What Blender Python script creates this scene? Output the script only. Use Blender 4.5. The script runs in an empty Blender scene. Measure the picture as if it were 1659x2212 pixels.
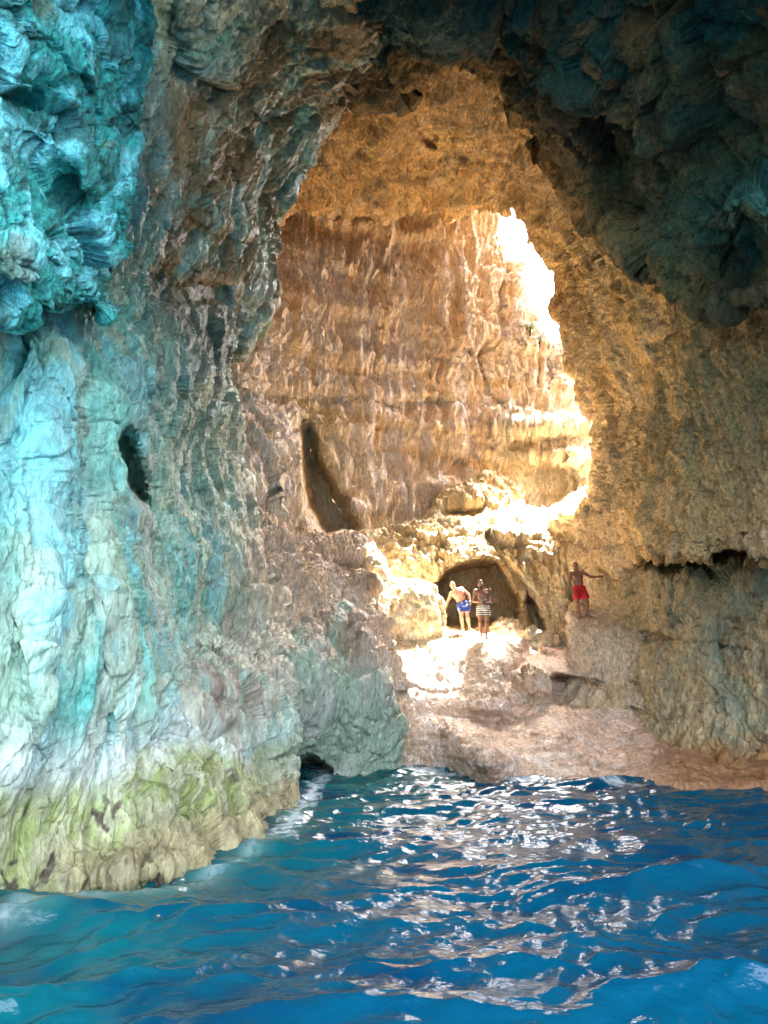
import bpy, math, random, time
import numpy as np
T0 = time.time()
STEP = 2.6          # mesh spacing of the rock surfaces, in 1659-px picture units
sc = bpy.context.scene
COL = sc.collection
rad = math.radians

# ------------------------------------------------------------------ camera
FOC, CX, CY = 1597.0, 829.5, 1106.0
PITCH, CAMH = rad(13.2), 2.0
cp_, sp_ = math.cos(PITCH), math.sin(PITCH)
cam = bpy.data.cameras.new('camera'); camo = bpy.data.objects.new('camera', cam); COL.objects.link(camo)
camo.location = (0, 0, CAMH); camo.rotation_euler = (math.pi / 2 + PITCH, 0, 0)
cam.sensor_fit = 'VERTICAL'; cam.sensor_height = 36; cam.lens = 26; cam.clip_end = 3000; cam.clip_start = 0.05
sc.camera = camo

def W(px, py, Y):
    """world point seen at picture point px,py (1659x2212) that lies Y metres in front of the boat"""
    px, py, Y = np.broadcast_arrays(np.asarray(px, float), np.asarray(py, float), np.asarray(Y, float))
    a = (px - CX) / FOC; b = (CY - py) / FOC
    dy = cp_ - b * sp_; dz = sp_ + b * cp_
    return np.stack([a / dy * Y, Y, CAMH + dz / dy * Y], -1)

def YZ(px, py, z):
    """the distance at which the picture row py has height z"""
    b = (CY - py) / FOC
    return (z - CAMH) * (cp_ - b * sp_) / (sp_ + b * cp_)

# ------------------------------------------------------------------ noise
_rg = np.random.RandomState(7)
_G = _rg.normal(size=(1024, 3)).astype(np.float32); _G /= np.linalg.norm(_G, axis=1, keepdims=True)
_R = _rg.rand(4096, 4).astype(np.float32)

def _hash(x, y, z, seed=0):
    h = (x.astype(np.uint32, copy=False) * np.uint32(374761393) + y.astype(np.uint32) * np.uint32(668265263)
         + z.astype(np.uint32) * np.uint32(2246822519) + np.uint32(seed * 1013904223 & 0xffffffff))
    h ^= h >> np.uint32(13); h *= np.uint32(1274126177); h ^= h >> np.uint32(16)
    return h

from concurrent.futures import ThreadPoolExecutor
POOL = ThreadPoolExecutor(4)
def chunked(fn, P):
    """run a per-point function over blocks of points on all cores"""
    n = len(P); B = 16384
    if n <= B: return fn(P)
    parts = list(POOL.map(fn, [P[i:i + B] for i in range(0, n, B)]))
    return tuple(np.concatenate(x) for x in zip(*parts)) if isinstance(parts[0], tuple) else np.concatenate(parts)

def perlin(P, f=(1, 1, 1), seed=0):
    f = np.asarray(f, np.float32)
    return chunked(lambda p: _perlin(p, f, seed), P)

def _perlin(P, f, seed):
    Q = (P * f).astype(np.float32)
    I = np.floor(Q).astype(np.int32); F = Q - I
    I = (I + 100000).astype(np.uint32)
    U = F * F * F * (F * (F * 6 - 15) + 10)
    out = np.zeros(len(Q), np.float32)
    for i in (0, 1):
        wx = U[:, 0] if i else 1 - U[:, 0]
        for j in (0, 1):
            wy = U[:, 1] if j else 1 - U[:, 1]
            for k in (0, 1):
                wz = U[:, 2] if k else 1 - U[:, 2]
                g = _G[_hash(I[:, 0] + i, I[:, 1] + j, I[:, 2] + k, seed) & np.uint32(1023)]
                out += wx * wy * wz * (g[:, 0] * (F[:, 0] - i) + g[:, 1] * (F[:, 1] - j) + g[:, 2] * (F[:, 2] - k))
    return out * 1.5

def fbm(P, f=(1, 1, 1), o=4, g=0.5, seed=0, ridge=False):
    f = np.asarray(f, np.float32) * (1 if np.ndim(f) else np.ones(3, np.float32))
    a, s, n = 1.0, 0, 0
    for i in range(o):
        v = perlin(P, f, seed + i * 17)
        if ridge: v = 1 - 2.2 * np.abs(v)
        s = s + a * v; n += a; a *= g; f = f * 2.03
    return s / n

def facets(P, f, seed=0, tilt=1.0):
    """angular broken rock: each cell of a 3-D cell pattern is a tilted plane; also returns the distance to the joint"""
    f = np.asarray(f, np.float32) * np.ones(3, np.float32)
    return chunked(lambda p: _facets(p, f, seed, tilt), P)

def _facets(P, f, seed, tilt):
    Q = (P * f).astype(np.float32)
    I = np.floor(Q).astype(np.int32); F = Q - I; I = I + 50000
    d1 = np.full(len(Q), 9, np.float32); d2 = d1.copy(); val = np.zeros(len(Q), np.float32)
    for i in (-1, 0, 1):
        for j in (-1, 0, 1):
            for k in (-1, 0, 1):
                h = _hash(I[:, 0] + i, I[:, 1] + j, I[:, 2] + k, seed)
                r = _R[h & np.uint32(4095)]
                D = F - (r[:, :3] * 0.9 + 0.05 + np.array([i, j, k], np.float32))
                dd = (D * D).sum(1)
                g = _G[(h >> np.uint32(12)) & np.uint32(1023)]
                v = (D * g).sum(1) * tilt + (r[:, 3] - 0.5) * 0.5
                m = dd < d1
                d2 = np.where(m, d1, np.minimum(d2, dd)); val = np.where(m, v, val); d1 = np.where(m, dd, d1)
    return val, np.sqrt(d2) - np.sqrt(d1)

def sm(x, a, b):
    t = np.clip((x - a) / (b - a), 0, 1); return t * t * (3 - 2 * t)

# ------------------------------------------------------------------ materials
def nt(name):
    m = bpy.data.materials.new(name); m.use_nodes = True
    return m, m.node_tree.nodes, m.node_tree.links

def rock_material(name, rough=0.75, bump=0.5, stretch=0.45, wet=0.0, fine=1.0):
    m, N, L = nt(name); b = N['Principled BSDF']
    at = N.new('ShaderNodeAttribute'); at.attribute_name = 'col'
    tc = N.new('ShaderNodeTexCoord')
    mp = N.new('ShaderNodeMapping'); mp.inputs['Scale'].default_value = (1, 1, stretch)
    L.new(tc.outputs['Object'], mp.inputs[0])
    def noise(scale, det=6, rough_=0.6, vec=mp):
        n = N.new('ShaderNodeTexNoise'); n.inputs['Scale'].default_value = scale; n.inputs['Detail'].default_value = det
        n.inputs['Roughness'].default_value = rough_; L.new(vec.outputs[0], n.inputs['Vector']); return n
    n1, n2, n3 = noise(3.2 * fine), noise(14 * fine, 5, .7), noise(1.1, 4)
    # fine value variation of the stone itself
    r = N.new('ShaderNodeMapRange'); r.inputs['From Min'].default_value = .25; r.inputs['From Max'].default_value = .75
    r.inputs['To Min'].default_value = .4; r.inputs['To Max'].default_value = 1.5
    L.new(n2.outputs['Fac'], r.inputs['Value'])
    mul = N.new('ShaderNodeMixRGB'); mul.blend_type = 'MULTIPLY'; mul.inputs[0].default_value = 1
    L.new(at.outputs['Color'], mul.inputs[1]); L.new(r.outputs[0], mul.inputs[2])
    L.new(mul.outputs[0], b.inputs['Base Color'])
    vo = N.new('ShaderNodeTexVoronoi'); vo.feature = 'DISTANCE_TO_EDGE'; vo.inputs['Scale'].default_value = 2.3 * fine
    wv = N.new('ShaderNodeVectorMath'); wv.operation = 'ADD'
    sc_ = N.new('ShaderNodeVectorMath'); sc_.operation = 'SCALE'; sc_.inputs['Scale'].default_value = .5
    L.new(n3.outputs['Color'], sc_.inputs[0]); L.new(mp.outputs[0], wv.inputs[0]); L.new(sc_.outputs[0], wv.inputs[1])
    L.new(wv.outputs[0], vo.inputs['Vector'])
    cr = N.new('ShaderNodeMapRange'); cr.inputs['From Max'].default_value = .09; L.new(vo.outputs['Distance'], cr.inputs['Value'])
    def madd(a, k, c=None):
        q = N.new('ShaderNodeMath'); q.operation = 'MULTIPLY_ADD'; q.inputs[1].default_value = k
        L.new(a, q.inputs[0])
        if c is None: q.inputs[2].default_value = 0
        else: L.new(c, q.inputs[2])
        return q.outputs[0]
    n4 = noise(45 * fine, 3, .7)
    hgt = madd(n1.outputs['Fac'], .22 / fine, madd(n2.outputs['Fac'], .07 / fine, madd(n4.outputs['Fac'], .02, madd(cr.outputs[0], .02))))
    bp = N.new('ShaderNodeBump'); bp.inputs['Strength'].default_value = bump; bp.inputs['Distance'].default_value = 1.0
    L.new(hgt, bp.inputs['Height']); L.new(bp.outputs[0], b.inputs['Normal'])
    b.inputs['Roughness'].default_value = rough
    if wet:
        q = N.new('ShaderNodeMapRange'); q.inputs['From Min'].default_value = .35; q.inputs['From Max'].default_value = .65
        q.inputs['To Min'].default_value = rough - wet; q.inputs['To Max'].default_value = rough
        L.new(n3.outputs['Fac'], q.inputs['Value']); L.new(q.outputs[0], b.inputs['Roughness'])
    b.inputs['Specular IOR Level'].default_value = .35 if not wet else .6
    return m

def plain(name, c, rough=.6, spec=.4, var=0.0, scale=30, sss=0):
    m, N, L = nt(name); b = N['Principled BSDF']
    b.inputs['Base Color'].default_value = (*c, 1); b.inputs['Roughness'].default_value = rough
    b.inputs['Specular IOR Level'].default_value = spec
    if var:
        n = N.new('ShaderNodeTexNoise'); n.inputs['Scale'].default_value = scale
        tc = N.new('ShaderNodeTexCoord'); L.new(tc.outputs['Object'], n.inputs['Vector'])
        r = N.new('ShaderNodeValToRGB')
        r.color_ramp.elements[0].position = .3; r.color_ramp.elements[1].position = .7
        r.color_ramp.elements[0].color = (*[max(0, v * (1 - var)) for v in c], 1)
        r.color_ramp.elements[1].color = (*[min(1, v * (1 + var)) for v in c], 1)
        L.new(n.outputs['Fac'], r.inputs[0]); L.new(r.outputs[0], b.inputs['Base Color'])
    return m

M_dry = rock_material('dry_limestone', .85, 1.0, .4)
M_far = rock_material('sunny_limestone', .85, 1.0, .3)
M_rough = rock_material('rough_limestone', .85, 1.0, .6, fine=1.0)
M_slab = rock_material('wet_slab_limestone', .40, .8, .8, wet=.15)
M_wet = rock_material('wet_limestone', .5, .7, .35, wet=.25)

# ------------------------------------------------------------------ rock surfaces
def tps(pts):
    pts = np.array(pts, float); X = pts[:, :2] / 1000; n = len(X)
    def K(r2): return np.where(r2 > 1e-12, r2 * np.log(r2 + 1e-12), 0)
    r2 = ((X[:, None] - X[None]) ** 2).sum(-1)
    A = np.zeros((n + 3, n + 3)); A[:n, :n] = K(r2) + np.eye(n) * 2e-4
    A[:n, n] = 1; A[:n, n + 1:] = X; A[n, :n] = 1; A[n + 1:, :n] = X.T
    w = np.linalg.solve(A, np.concatenate([pts[:, 2], [0, 0, 0]]))
    def f(px, py):
        s = w[n] + w[n + 1] * px / 1000 + w[n + 2] * py / 1000
        for i in range(n): s = s + w[i] * K((px / 1000 - X[i, 0]) ** 2 + (py / 1000 - X[i, 1]) ** 2)
        return s
    return f

def sdpoly(px, py, poly):
    """distance inside (+) / outside (-) of a closed outline"""
    poly = np.array(poly, float); d = np.full(px.shape, 1e9); ins = np.zeros(px.shape, bool)
    for i in range(len(poly)):
        a, b = poly[i], poly[(i + 1) % len(poly)]
        e = b - a; t = np.clip(((px - a[0]) * e[0] + (py - a[1]) * e[1]) / (e @ e), 0, 1)
        d = np.minimum(d, np.hypot(px - a[0] - t * e[0], py - a[1] - t * e[1]))
        c = (a[1] > py) != (b[1] > py)
        with np.errstate(divide='ignore', invalid='ignore'):
            ins ^= c & (px < e[0] * (py - a[1]) / (e[1] if e[1] else 1e-9) + a[0])
    return np.where(ins, d, -d)

def curve(c, t):
    c = np.array(c, float); k = t * (len(c) - 1); i = np.clip(np.floor(k).astype(int), 0, len(c) - 2); f = (k - i)[:, None]
    return c[i] * (1 - f) + c[i + 1] * f

def snap(px, py, names):
    """the point of the built rock that is seen nearest to the picture point"""
    best = None
    for k, V in SURF.items():
        if not any(k.startswith(q) for q in names): continue
        x, y, z = V[:, 0], V[:, 1], V[:, 2] - CAMH
        dep = y * cp_ + z * sp_; u = CX + FOC * x / dep; v = CY - FOC * (z * cp_ - y * sp_) / dep
        m = np.hypot(u - px, v - py); i = np.where(m < max(5, m.min() + 2))[0]; i = i[np.argmin(y[i])]
        if best is None or m[i] < best[0]: best = (m[i], V[i])
    return tuple(float(q) for q in best[1])

def mesh_obj(name, V, F, mat=None, parent=None, smooth=True, col=None, loc=None):
    me = bpy.data.meshes.new(name); V = np.asarray(V, np.float32); F = np.asarray(F, np.int32)
    me.vertices.add(len(V)); me.vertices.foreach_set('co', V.ravel())
    k = F.shape[1]
    me.loops.add(F.size); me.loops.foreach_set('vertex_index', F.ravel())
    me.polygons.add(len(F)); me.polygons.foreach_set('loop_start', np.arange(0, F.size, k, dtype=np.int32))
    me.update(calc_edges=True)
    me.polygons.foreach_set('use_smooth', np.full(len(F), smooth))
    if col is not None:
        a = me.color_attributes.new('col', 'FLOAT_COLOR', 'POINT')
        a.data.foreach_set('color', np.concatenate([col, np.ones((len(col), 1))], 1).astype(np.float32).ravel())
    if mat: me.materials.append(mat)
    o = bpy.data.objects.new(name, me); COL.objects.link(o)
    if parent: o.parent = parent
    if loc is not None: o.location = loc
    return o

def grid_faces(nt_, ns, keep=None):
    i = np.arange(nt_ * ns).reshape(nt_, ns)
    F = np.stack([i[:-1, :-1], i[:-1, 1:], i[1:, 1:], i[1:, :-1]], -1).reshape(-1, 4)
    return F

def rock_disp(P, st, L=None):
    d = np.zeros(len(P), np.float32); az = st.get('zs', .8)
    if L is None: L = np.full(len(P), .02)
    w1, w2, w3 = np.clip(.07 / L, 0, 1), np.clip(.14 / L, 0, 1), np.clip(.30 / L, 0, 1)   # no detail finer than the mesh can carry
    Wp = P + np.stack([fbm(P, .5, 2, seed=3), fbm(P, .5, 2, seed=5), fbm(P, .5, 2, seed=9)], 1) * .45
    Wf = Wp + np.stack([perlin(P, 3.1, 13), perlin(P, 3.1, 15), perlin(P, 3.1, 19)], 1) * .07
    if st.get('big'): d += st['big'] * fbm(Wp, .22, 3, seed=21)
    if st.get('crag'):
        v, e = facets(Wp, np.array([1, 1, az]) * st.get('cragf', .8), 31, .9); d += st['crag'] * v - st['crag'] * .3 * np.exp(-e / .04)
    if st.get('crag2'):
        v, e = facets(Wf, np.array([1, 1, az]) * st.get('crag2f', 2.6), 33, 1.0); d += (st['crag2'] * v - st['crag2'] * .4 * np.exp(-e / .06)) * w3
    if st.get('crag3'):
        v, e = facets(Wf, np.array([1, 1, az]) * st.get('crag3f', 7.0), 37, 1.1); d += (st['crag3'] * v - st['crag3'] * .4 * np.exp(-e / .08)) * w1
    if st.get('strata'):
        s = fbm(P, (.12, .12, st.get('stf', 1.6)), 3, .6, seed=41); d += st['strata'] * (np.tanh(s * 4)) * .5
    if st.get('flute'):
        s = fbm(Wp, (st.get('flf', 2.2), st.get('flf', 2.2), st.get('flz', .25)), 5, .62, seed=51, ridge=True); d += st['flute'] * s * w3 * (.25 + .75 * sm(P[:, 2], .3, 1.6))
    if st.get('pit'):
        s = fbm(Wf, (3.2, 3.2, 3.2 * az), 4, .65, seed=61, ridge=True); d += st['pit'] * s * w2
    if st.get('fine'):
        s = fbm(P, (7, 7, 7 * az), 3, .65, seed=71); d += st['fine'] * s * w1
    return d

SURF = {}
def surface(name, A, B, pts, st, colf, mat, dents=(), foldA=None, foldB=None, fold0=None, fold1=None, step=None, round_=(0, 0), obj=True, hfade=None):
    """ruled from outline A to outline B; distances by a smooth spline through pts; fold* = (px back, metres deep) turns the edge away behind itself"""
    step = step or STEP
    lenT = max(np.abs(np.diff(np.array(c, float), axis=0)).max(1).sum() for c in (A, B))
    lenS = max(np.linalg.norm(np.array(A, float) - np.array(B, float), axis=1).max(), 10)
    nT, nS = int(lenT / step) + 2, int(lenS / step) + 2
    t = np.linspace(0, 1, nT)
    a, b = curve(A, t), curve(B, t)
    s = np.linspace(0, 1, nS)[None, :, None]
    G = a[:, None] * (1 - s) + b[:, None] * s
    sh_ = G.shape[:2]; g3 = np.concatenate([G.reshape(-1, 2), np.zeros((G.shape[0] * G.shape[1], 1))], 1)
    for fq, am, sd_ in ((1 / 60, 9, 501), (1 / 22, 4.5, 511), (1 / 9, 2.5, 521)):
        G = G + np.stack([perlin(g3, (fq, fq, 1), sd_), perlin(g3, (fq, fq, 1), sd_ + 1)], 1).reshape(*sh_, 2) * am
    px, py = G[..., 0], G[..., 1]
    f = tps(pts); Y = f(px, py); DM = np.zeros(px.shape)
    wob = perlin(np.stack([px.ravel() / 23, py.ravel() / 23, px.ravel() * 0], 1), seed=88).reshape(px.shape) * 5 \
        + perlin(np.stack([px.ravel() / 8, py.ravel() / 8, px.ravel() * 0], 1), seed=89).reshape(px.shape) * 3
    for dn in dents:
        if dn[0] == 'p':
            _, poly, dep, soft = dn
            sd = sdpoly(px, py, poly); Y = Y + dep * sm(sd + wob, -soft * .3, soft); DM = np.maximum(DM, sm(sd, -max(soft * 1.2, 34), soft * .4))
        else:
            _, cx, cy, rx, ry, ang, dep = dn
            c, s_ = math.cos(rad(ang)), math.sin(rad(ang)); u = ((px - cx) * c + (py - cy) * s_) / rx; v = (-(px - cx) * s_ + (py - cy) * c) / ry
            gg = np.exp(-(u * u + v * v)); Y = Y + dep * gg
            if dep > .45 and min(rx, ry) < 30: DM = np.maximum(DM, gg)
    # rounded, turned-away edges
    Q = np.stack([px, py, Y, DM], -1)
    def fold(Q, axis, end, w):
        back, deep = w; n = 16
        Qm = np.moveaxis(Q, axis, 0)
        if end: Qm = Qm[::-1]
        e = Qm[0]; inn = Qm[min(8, len(Qm) - 1)][..., :2] - e[..., :2]; inn = inn / np.maximum(np.linalg.norm(inn, axis=-1, keepdims=True), 1e-6)
        m = min(int(9 + deep * 1.5), len(Qm) - 1)
        k = np.arange(m) / m; n = 44
        Qm = Qm.copy(); Qm[:m, ..., 2] += (0.10 * deep) * (1 - np.sqrt(1 - (1 - k)[:, None] ** 2 * .98))
        e = Qm[0]
        g = (np.arange(n, 0, -1) / n)[:, None, None]
        ex = np.concatenate([e[None, ..., :2] + inn[None] * back * g ** 1.5, (e[None, ..., 2] + deep * g[..., 0] ** 1.5)[..., None], 0 * g[..., :1] + e[None, ..., 3:4]], -1)
        Qm = np.concatenate([ex, Qm], 0)
        if end: Qm = Qm[::-1]
        return np.moveaxis(Qm, 0, axis)
    if foldA: Q = fold(Q, 1, False, foldA)
    if foldB: Q = fold(Q, 1, True, foldB)
    if fold0: Q = fold(Q, 0, False, fold0)
    if fold1: Q = fold(Q, 0, True, fold1)
    nT, nS = Q.shape[:2]
    P = W(Q[..., 0], Q[..., 1], Q[..., 2])
    gu = np.gradient(P, axis=0); gv = np.gradient(P, axis=1)
    # blur the frame a little so steep walls of hollows displace sensibly
    n = np.cross(gu, gv); n /= np.maximum(np.linalg.norm(n, axis=-1, keepdims=True), 1e-9)
    mid = n[nT // 4: -nT // 4 or None, nS // 4: -nS // 4 or None].reshape(-1, 3)
    vd = (np.array([0, 0, CAMH]) - P)[nT // 4: -nT // 4 or None, nS // 4: -nS // 4 or None].reshape(-1, 3)
    sg = np.sign((mid * vd).sum())
    n = n * sg
    Pf = P.reshape(-1, 3).astype(np.float32); nf = n.reshape(-1, 3).astype(np.float32)
    Lq = np.maximum(np.linalg.norm(gu, axis=-1), np.linalg.norm(gv, axis=-1)).ravel()
    d = rock_disp(Pf, st, Lq) * (1 - .75 * Q[..., 3].ravel())
    V = Pf + nf * d[:, None]
    col = colf(Pf, Q[..., 0].ravel(), Q[..., 1].ravel(), d)
    F = grid_faces(nT, nS)
    if sg > 0: F = F[:, ::-1]
    SURF[name] = V
    o = mesh_obj(name, V, F, mat, col=np.clip(col, .004, .9))
    o['kind'] = 'structure'
    return o

def blob(px, py, cx, cy, rx, ry, ang=0):
    c, s = math.cos(rad(ang)), math.sin(rad(ang)); u = ((px - cx) * c + (py - cy) * s) / rx; v = (-(px - cx) * s + (py - cy) * c) / ry
    return np.exp(-(u * u + v * v))
def mix(a, b, w): return a * (1 - w[:, None]) + np.asarray(b, np.float32) * w[:, None]
def C(*c): return np.array(c, np.float32)

# stone colours and stains, fixed to the surface; turquoise is painted sea bounce light
TURQ = C(.10, .50, .50); TURQL = C(.24, .66, .68); TEALD = C(.03, .16, .17); GREYG = C(.30, .36, .27)
SAND = C(.62, .47, .31); OCHRE = C(.58, .36, .14); PINK = C(.74, .60, .52); BROWN = C(.30, .20, .11); CREAM = C(.78, .68, .52)
UMBER = C(.16, .11, .06); MOSS = C(.22, .30, .07)

def stain_tint(P, f, seed, lo, hi, o=4):
    return sm(fbm(P, f, o, .6, seed=seed), lo, hi)

def col_left(P, px, py, d):
    n = len(P); c = np.tile(C(.44, .52, .36), (n, 1))
    st = stain_tint(P, (1.6, 1.6, .22), 101, -.15, .3)
    c = mix(c, C(.50, .47, .38), st * .8)
    tq = stain_tint(P, (1.1, 1.1, .2), 103, -.12, .2)
    # turquoise bounce light from sea and sky, painted in: strong on the near wall and the bulge, thin towards the chamber
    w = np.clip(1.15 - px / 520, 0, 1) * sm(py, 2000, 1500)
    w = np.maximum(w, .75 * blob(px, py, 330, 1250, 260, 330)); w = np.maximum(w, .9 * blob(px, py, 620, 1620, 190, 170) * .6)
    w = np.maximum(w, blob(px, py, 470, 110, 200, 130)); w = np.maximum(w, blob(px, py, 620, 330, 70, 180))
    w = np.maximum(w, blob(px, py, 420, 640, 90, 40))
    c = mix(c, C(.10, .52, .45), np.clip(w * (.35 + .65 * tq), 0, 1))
    c = mix(c, TURQL, np.clip(w * 1.2, 0, 1) * stain_tint(P, (1.5, 1.5, .3), 107, .02, .16) * .8)
    # brown underside of the entrance roof
    u = np.clip(blob(px, py, 450, 440, 150, 250) * 2 + blob(px, py, 700, 130, 150, 170) * 2, 0, 1) * stain_tint(P, (.9, .9, .9), 109, -.35, 0.05)
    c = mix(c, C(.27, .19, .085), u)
    c = mix(c, C(.05, .20, .17), np.clip(blob(px, py, 660, 400, 60, 130), 0, 1) * stain_tint(P, .8, 117, -.3, .1))
    pk = np.clip(sm(px, 460, 600) * sm(py, 740, 950) * sm(py, 1560, 1250), 0, 1); c = mix(c, C(.70, .54, .38), pk * .85)
    # browner upper faces of the foot, pale lower skirt
    c = mix(c, C(.36, .28, .21), blob(px, py, 490, 1500, 150, 110, -20) * stain_tint(P, 1.2, 111, -.25, .1))
    sk = sm(py, 1500, 1680) * (py < 2300); c = mix(c, C(.58, .66, .60), sk * .75)
    c = mix(c, C(.62, .66, .62), sk * stain_tint(P, (2, 2, .5), 112, .0, .3) * .6)
    # algae above the tide line
    z = P[:, 2] + fbm(P, (1.5, 1.5, .6), 4, seed=113) * .35
    al = sm(z, 1.15, .75) * sm(px, 700, 560)
    c = mix(c, C(.40, .42, .22), al * .9)
    c = mix(c, C(.26, .33, .09), al * stain_tint(P, (5, 5, 1.2), 115, -.12, .18, 5) * .85)
    br = sm(z, .6, .3) * sm(px, 30, 200); c = mix(c, C(.34, .29, .15), br * .9)
    c = mix(c, C(.06, .04, .025), al * stain_tint(P, (3, 3, 2.4), 119, .22, .30) * .9)
    return c * (1 + .5 * stain_tint(P, (2.5, 2.5, .5), 121, -.4, .5) - .25)[:, None]

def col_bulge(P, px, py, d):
    c = np.tile(C(.07, .50, .45), (len(P), 1))  # turquoise here stands in for light thrown up by the sea
    c = mix(c, C(.25, .84, .86), stain_tint(P, (1.4, 1.4, 1.1), 131, -.02, .10, 5))
    c = mix(c, C(.05, .17, .14), stain_tint(P, (1.8, 1.8, 1.5), 133, .08, .25) * .8)
    c = mix(c, C(.28, .27, .17), stain_tint(P, (1.2, 1.2, 1), 135, .12, .3) * .6)
    return c

def col_far(P, px, py, d):
    n = len(P); c = np.tile(C(.90, .75, .57), (n, 1))
    c = mix(c, C(.86, .80, .79), stain_tint(P, (1.9, 1.9, .14), 141, -.05, .13) * (.35 + .6 * blob(px, py, 850, 780, 330, 300)))
    c = mix(c, C(.68, .46, .24), stain_tint(P, (1.7, 1.7, .2), 143, .05, .3) * .6)
    c = mix(c, C(.88, .70, .46), sm(py, 620, 480) * .7)
    c = mix(c, C(.72, .50, .24), stain_tint(P, (.12, .12, 1.1), 145, .1, .3) * .6)
    c = mix(c, C(.76, .66, .46), sm(px, 1000, 1120) * sm(py, 850, 950) * .7)
    c = mix(c, C(.60, .46, .22), blob(px, py, 690, 1000, 60, 150) * .8)
    return c

def col_arch(P, px, py, d):
    n = len(P); c = np.tile(C(.88, .59, .27), (n, 1))
    c = mix(c, C(.46, .29, .13), stain_tint(P, (1.4, 1.4, .8), 151, .0, .3) * .7)
    c = mix(c, C(.66, .50, .34), stain_tint(P, (2.2, 2.2, .6), 153, .05, .3) * .6)
    c = mix(c, C(.24, .15, .07), stain_tint(P, (.9, .9, .16), 155, .08, .3) * .6)
    c = mix(c, C(.80, .62, .40), stain_tint(P, (.5, .5, .3), 157, .05, .25) * .5)
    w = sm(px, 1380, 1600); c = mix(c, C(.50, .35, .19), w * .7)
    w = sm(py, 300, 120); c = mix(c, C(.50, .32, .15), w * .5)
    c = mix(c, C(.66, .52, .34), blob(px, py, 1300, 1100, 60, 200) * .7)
    return c

def col_roof(P, px, py, d):
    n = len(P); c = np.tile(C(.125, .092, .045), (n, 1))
    c = mix(c, C(.21, .145, .070), stain_tint(P, .8, 161, -.05, .25))
    c = mix(c, C(.012, .060, .060), stain_tint(P, .5, 163, -.05, .15) * np.clip(sm(py, 380, 120) + sm(px, 1560, 1640), 0, 1))
    c = mix(c, C(.02, .09, .09), stain_tint(P, .7, 165, .1, .25) * sm(py, 420, 50))
    c = mix(c, C(.05, .035, .02), stain_tint(P, 1.3, 167, .05, .3) * .8)
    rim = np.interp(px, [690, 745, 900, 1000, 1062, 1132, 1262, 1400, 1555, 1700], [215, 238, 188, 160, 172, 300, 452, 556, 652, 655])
    c = mix(c, C(.34, .22, .095), sm(rim - py, 150, 5) * (px > 760) * stain_tint(P, 1.0, 169, -.35, .05) * sm(px, 1620, 1480) * .9)
    c = mix(c, C(.10, .24, .19), blob(px, py, 1600, 440, 130, 60, -25))
    c = mix(c, C(.16, .24, .19), blob(px, py, 900, 40, 150, 60) * .8)
    return c

def col_right(P, px, py, d):
    n = len(P); c = np.tile(C(.46, .36, .20), (n, 1))
    c = mix(c, C(.30, .25, .16), stain_tint(P, (1.2, 1.2, .5), 171, -.05, .25) * sm(px, 1300, 1450))
    c = mix(c, C(.70, .55, .36), sm(px, 1360, 1280) * .9)
    c = mix(c, C(.18, .26, .20), sm(px, 1400, 1600) * stain_tint(P, 1.0, 173, -.1, .2) * .5)
    z = P[:, 2] + fbm(P, 1.3, 3, seed=174) * .4
    c = mix(c, C(.34, .16, .05), sm(z, .95, .4) * .85)
    return c

def col_shelf(P, px, py, d):
    n = len(P); c = np.tile(C(.70, .53, .30), (n, 1))
    c = mix(c, C(.54, .36, .15), stain_tint(P, (1.8, 1.8, .6), 181, -.02, .28) * .7)
    c = mix(c, C(.80, .72, .52), stain_tint(P, (2.4, 2.4, 1.4), 183, .05, .3) * .7)
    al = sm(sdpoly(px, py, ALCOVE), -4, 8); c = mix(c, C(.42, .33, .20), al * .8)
    return c

def col_floor(P, px, py, d):
    n = len(P); c = np.tile(C(.68, .47, .32), (n, 1))
    c = mix(c, C(.68, .54, .46), stain_tint(P, (1.5, 1.5, 1.5), 191, -.05, .3) * .8)
    c = mix(c, C(.36, .24, .14), stain_tint(P, (2, 2, 1.2), 193, .05, .3) * .7)
    c = mix(c, C(.34, .21, .12), stain_tint(P, (.5, .5, 7), 198, .12, .24) * sm(py, 1530, 1590) * .75)
    c = mix(c, C(.80, .66, .56), stain_tint(P, (1.6, 1.6, 5), 199, .05, .25) * sm(py, 1500, 1590) * .6)
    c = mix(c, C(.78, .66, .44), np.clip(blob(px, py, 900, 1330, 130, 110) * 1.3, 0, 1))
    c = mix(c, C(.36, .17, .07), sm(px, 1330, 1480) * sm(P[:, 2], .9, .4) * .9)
    return c

def col_slope(P, px, py, d):
    n = len(P); c = np.tile(C(.80, .60, .42), (n, 1))
    c = mix(c, C(.74, .62, .54), stain_tint(P, (1.6, 1.6, .5), 195, -.05, .25) * .7)
    c = mix(c, C(.40, .28, .18), stain_tint(P, (2.2, 2.2, 1), 197, .05, .3) * .6)
    c = mix(c, C(.42, .44, .36), sm(px, 660, 520) * sm(py, 1150, 1300) * .7)
    return c

def col_butt(P, px, py, d):
    n = len(P); c = np.tile(C(.28, .38, .28), (n, 1))
    c = mix(c, C(.42, .44, .38), stain_tint(P, (1.3, 1.3, .4), 201, -.1, .25) * .8)
    c = mix(c, C(.46, .34, .25), sm(py, 1480, 1380) * stain_tint(P, (1.3, 1.3, .8), 203, -.3, .1))
    return c

ALCOVE = [(938, 1352), (938, 1262), (958, 1232), (990, 1216), (1040, 1206), (1078, 1210), (1098, 1240), (1112, 1272), (1126, 1290), (1128, 1352)]

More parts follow.
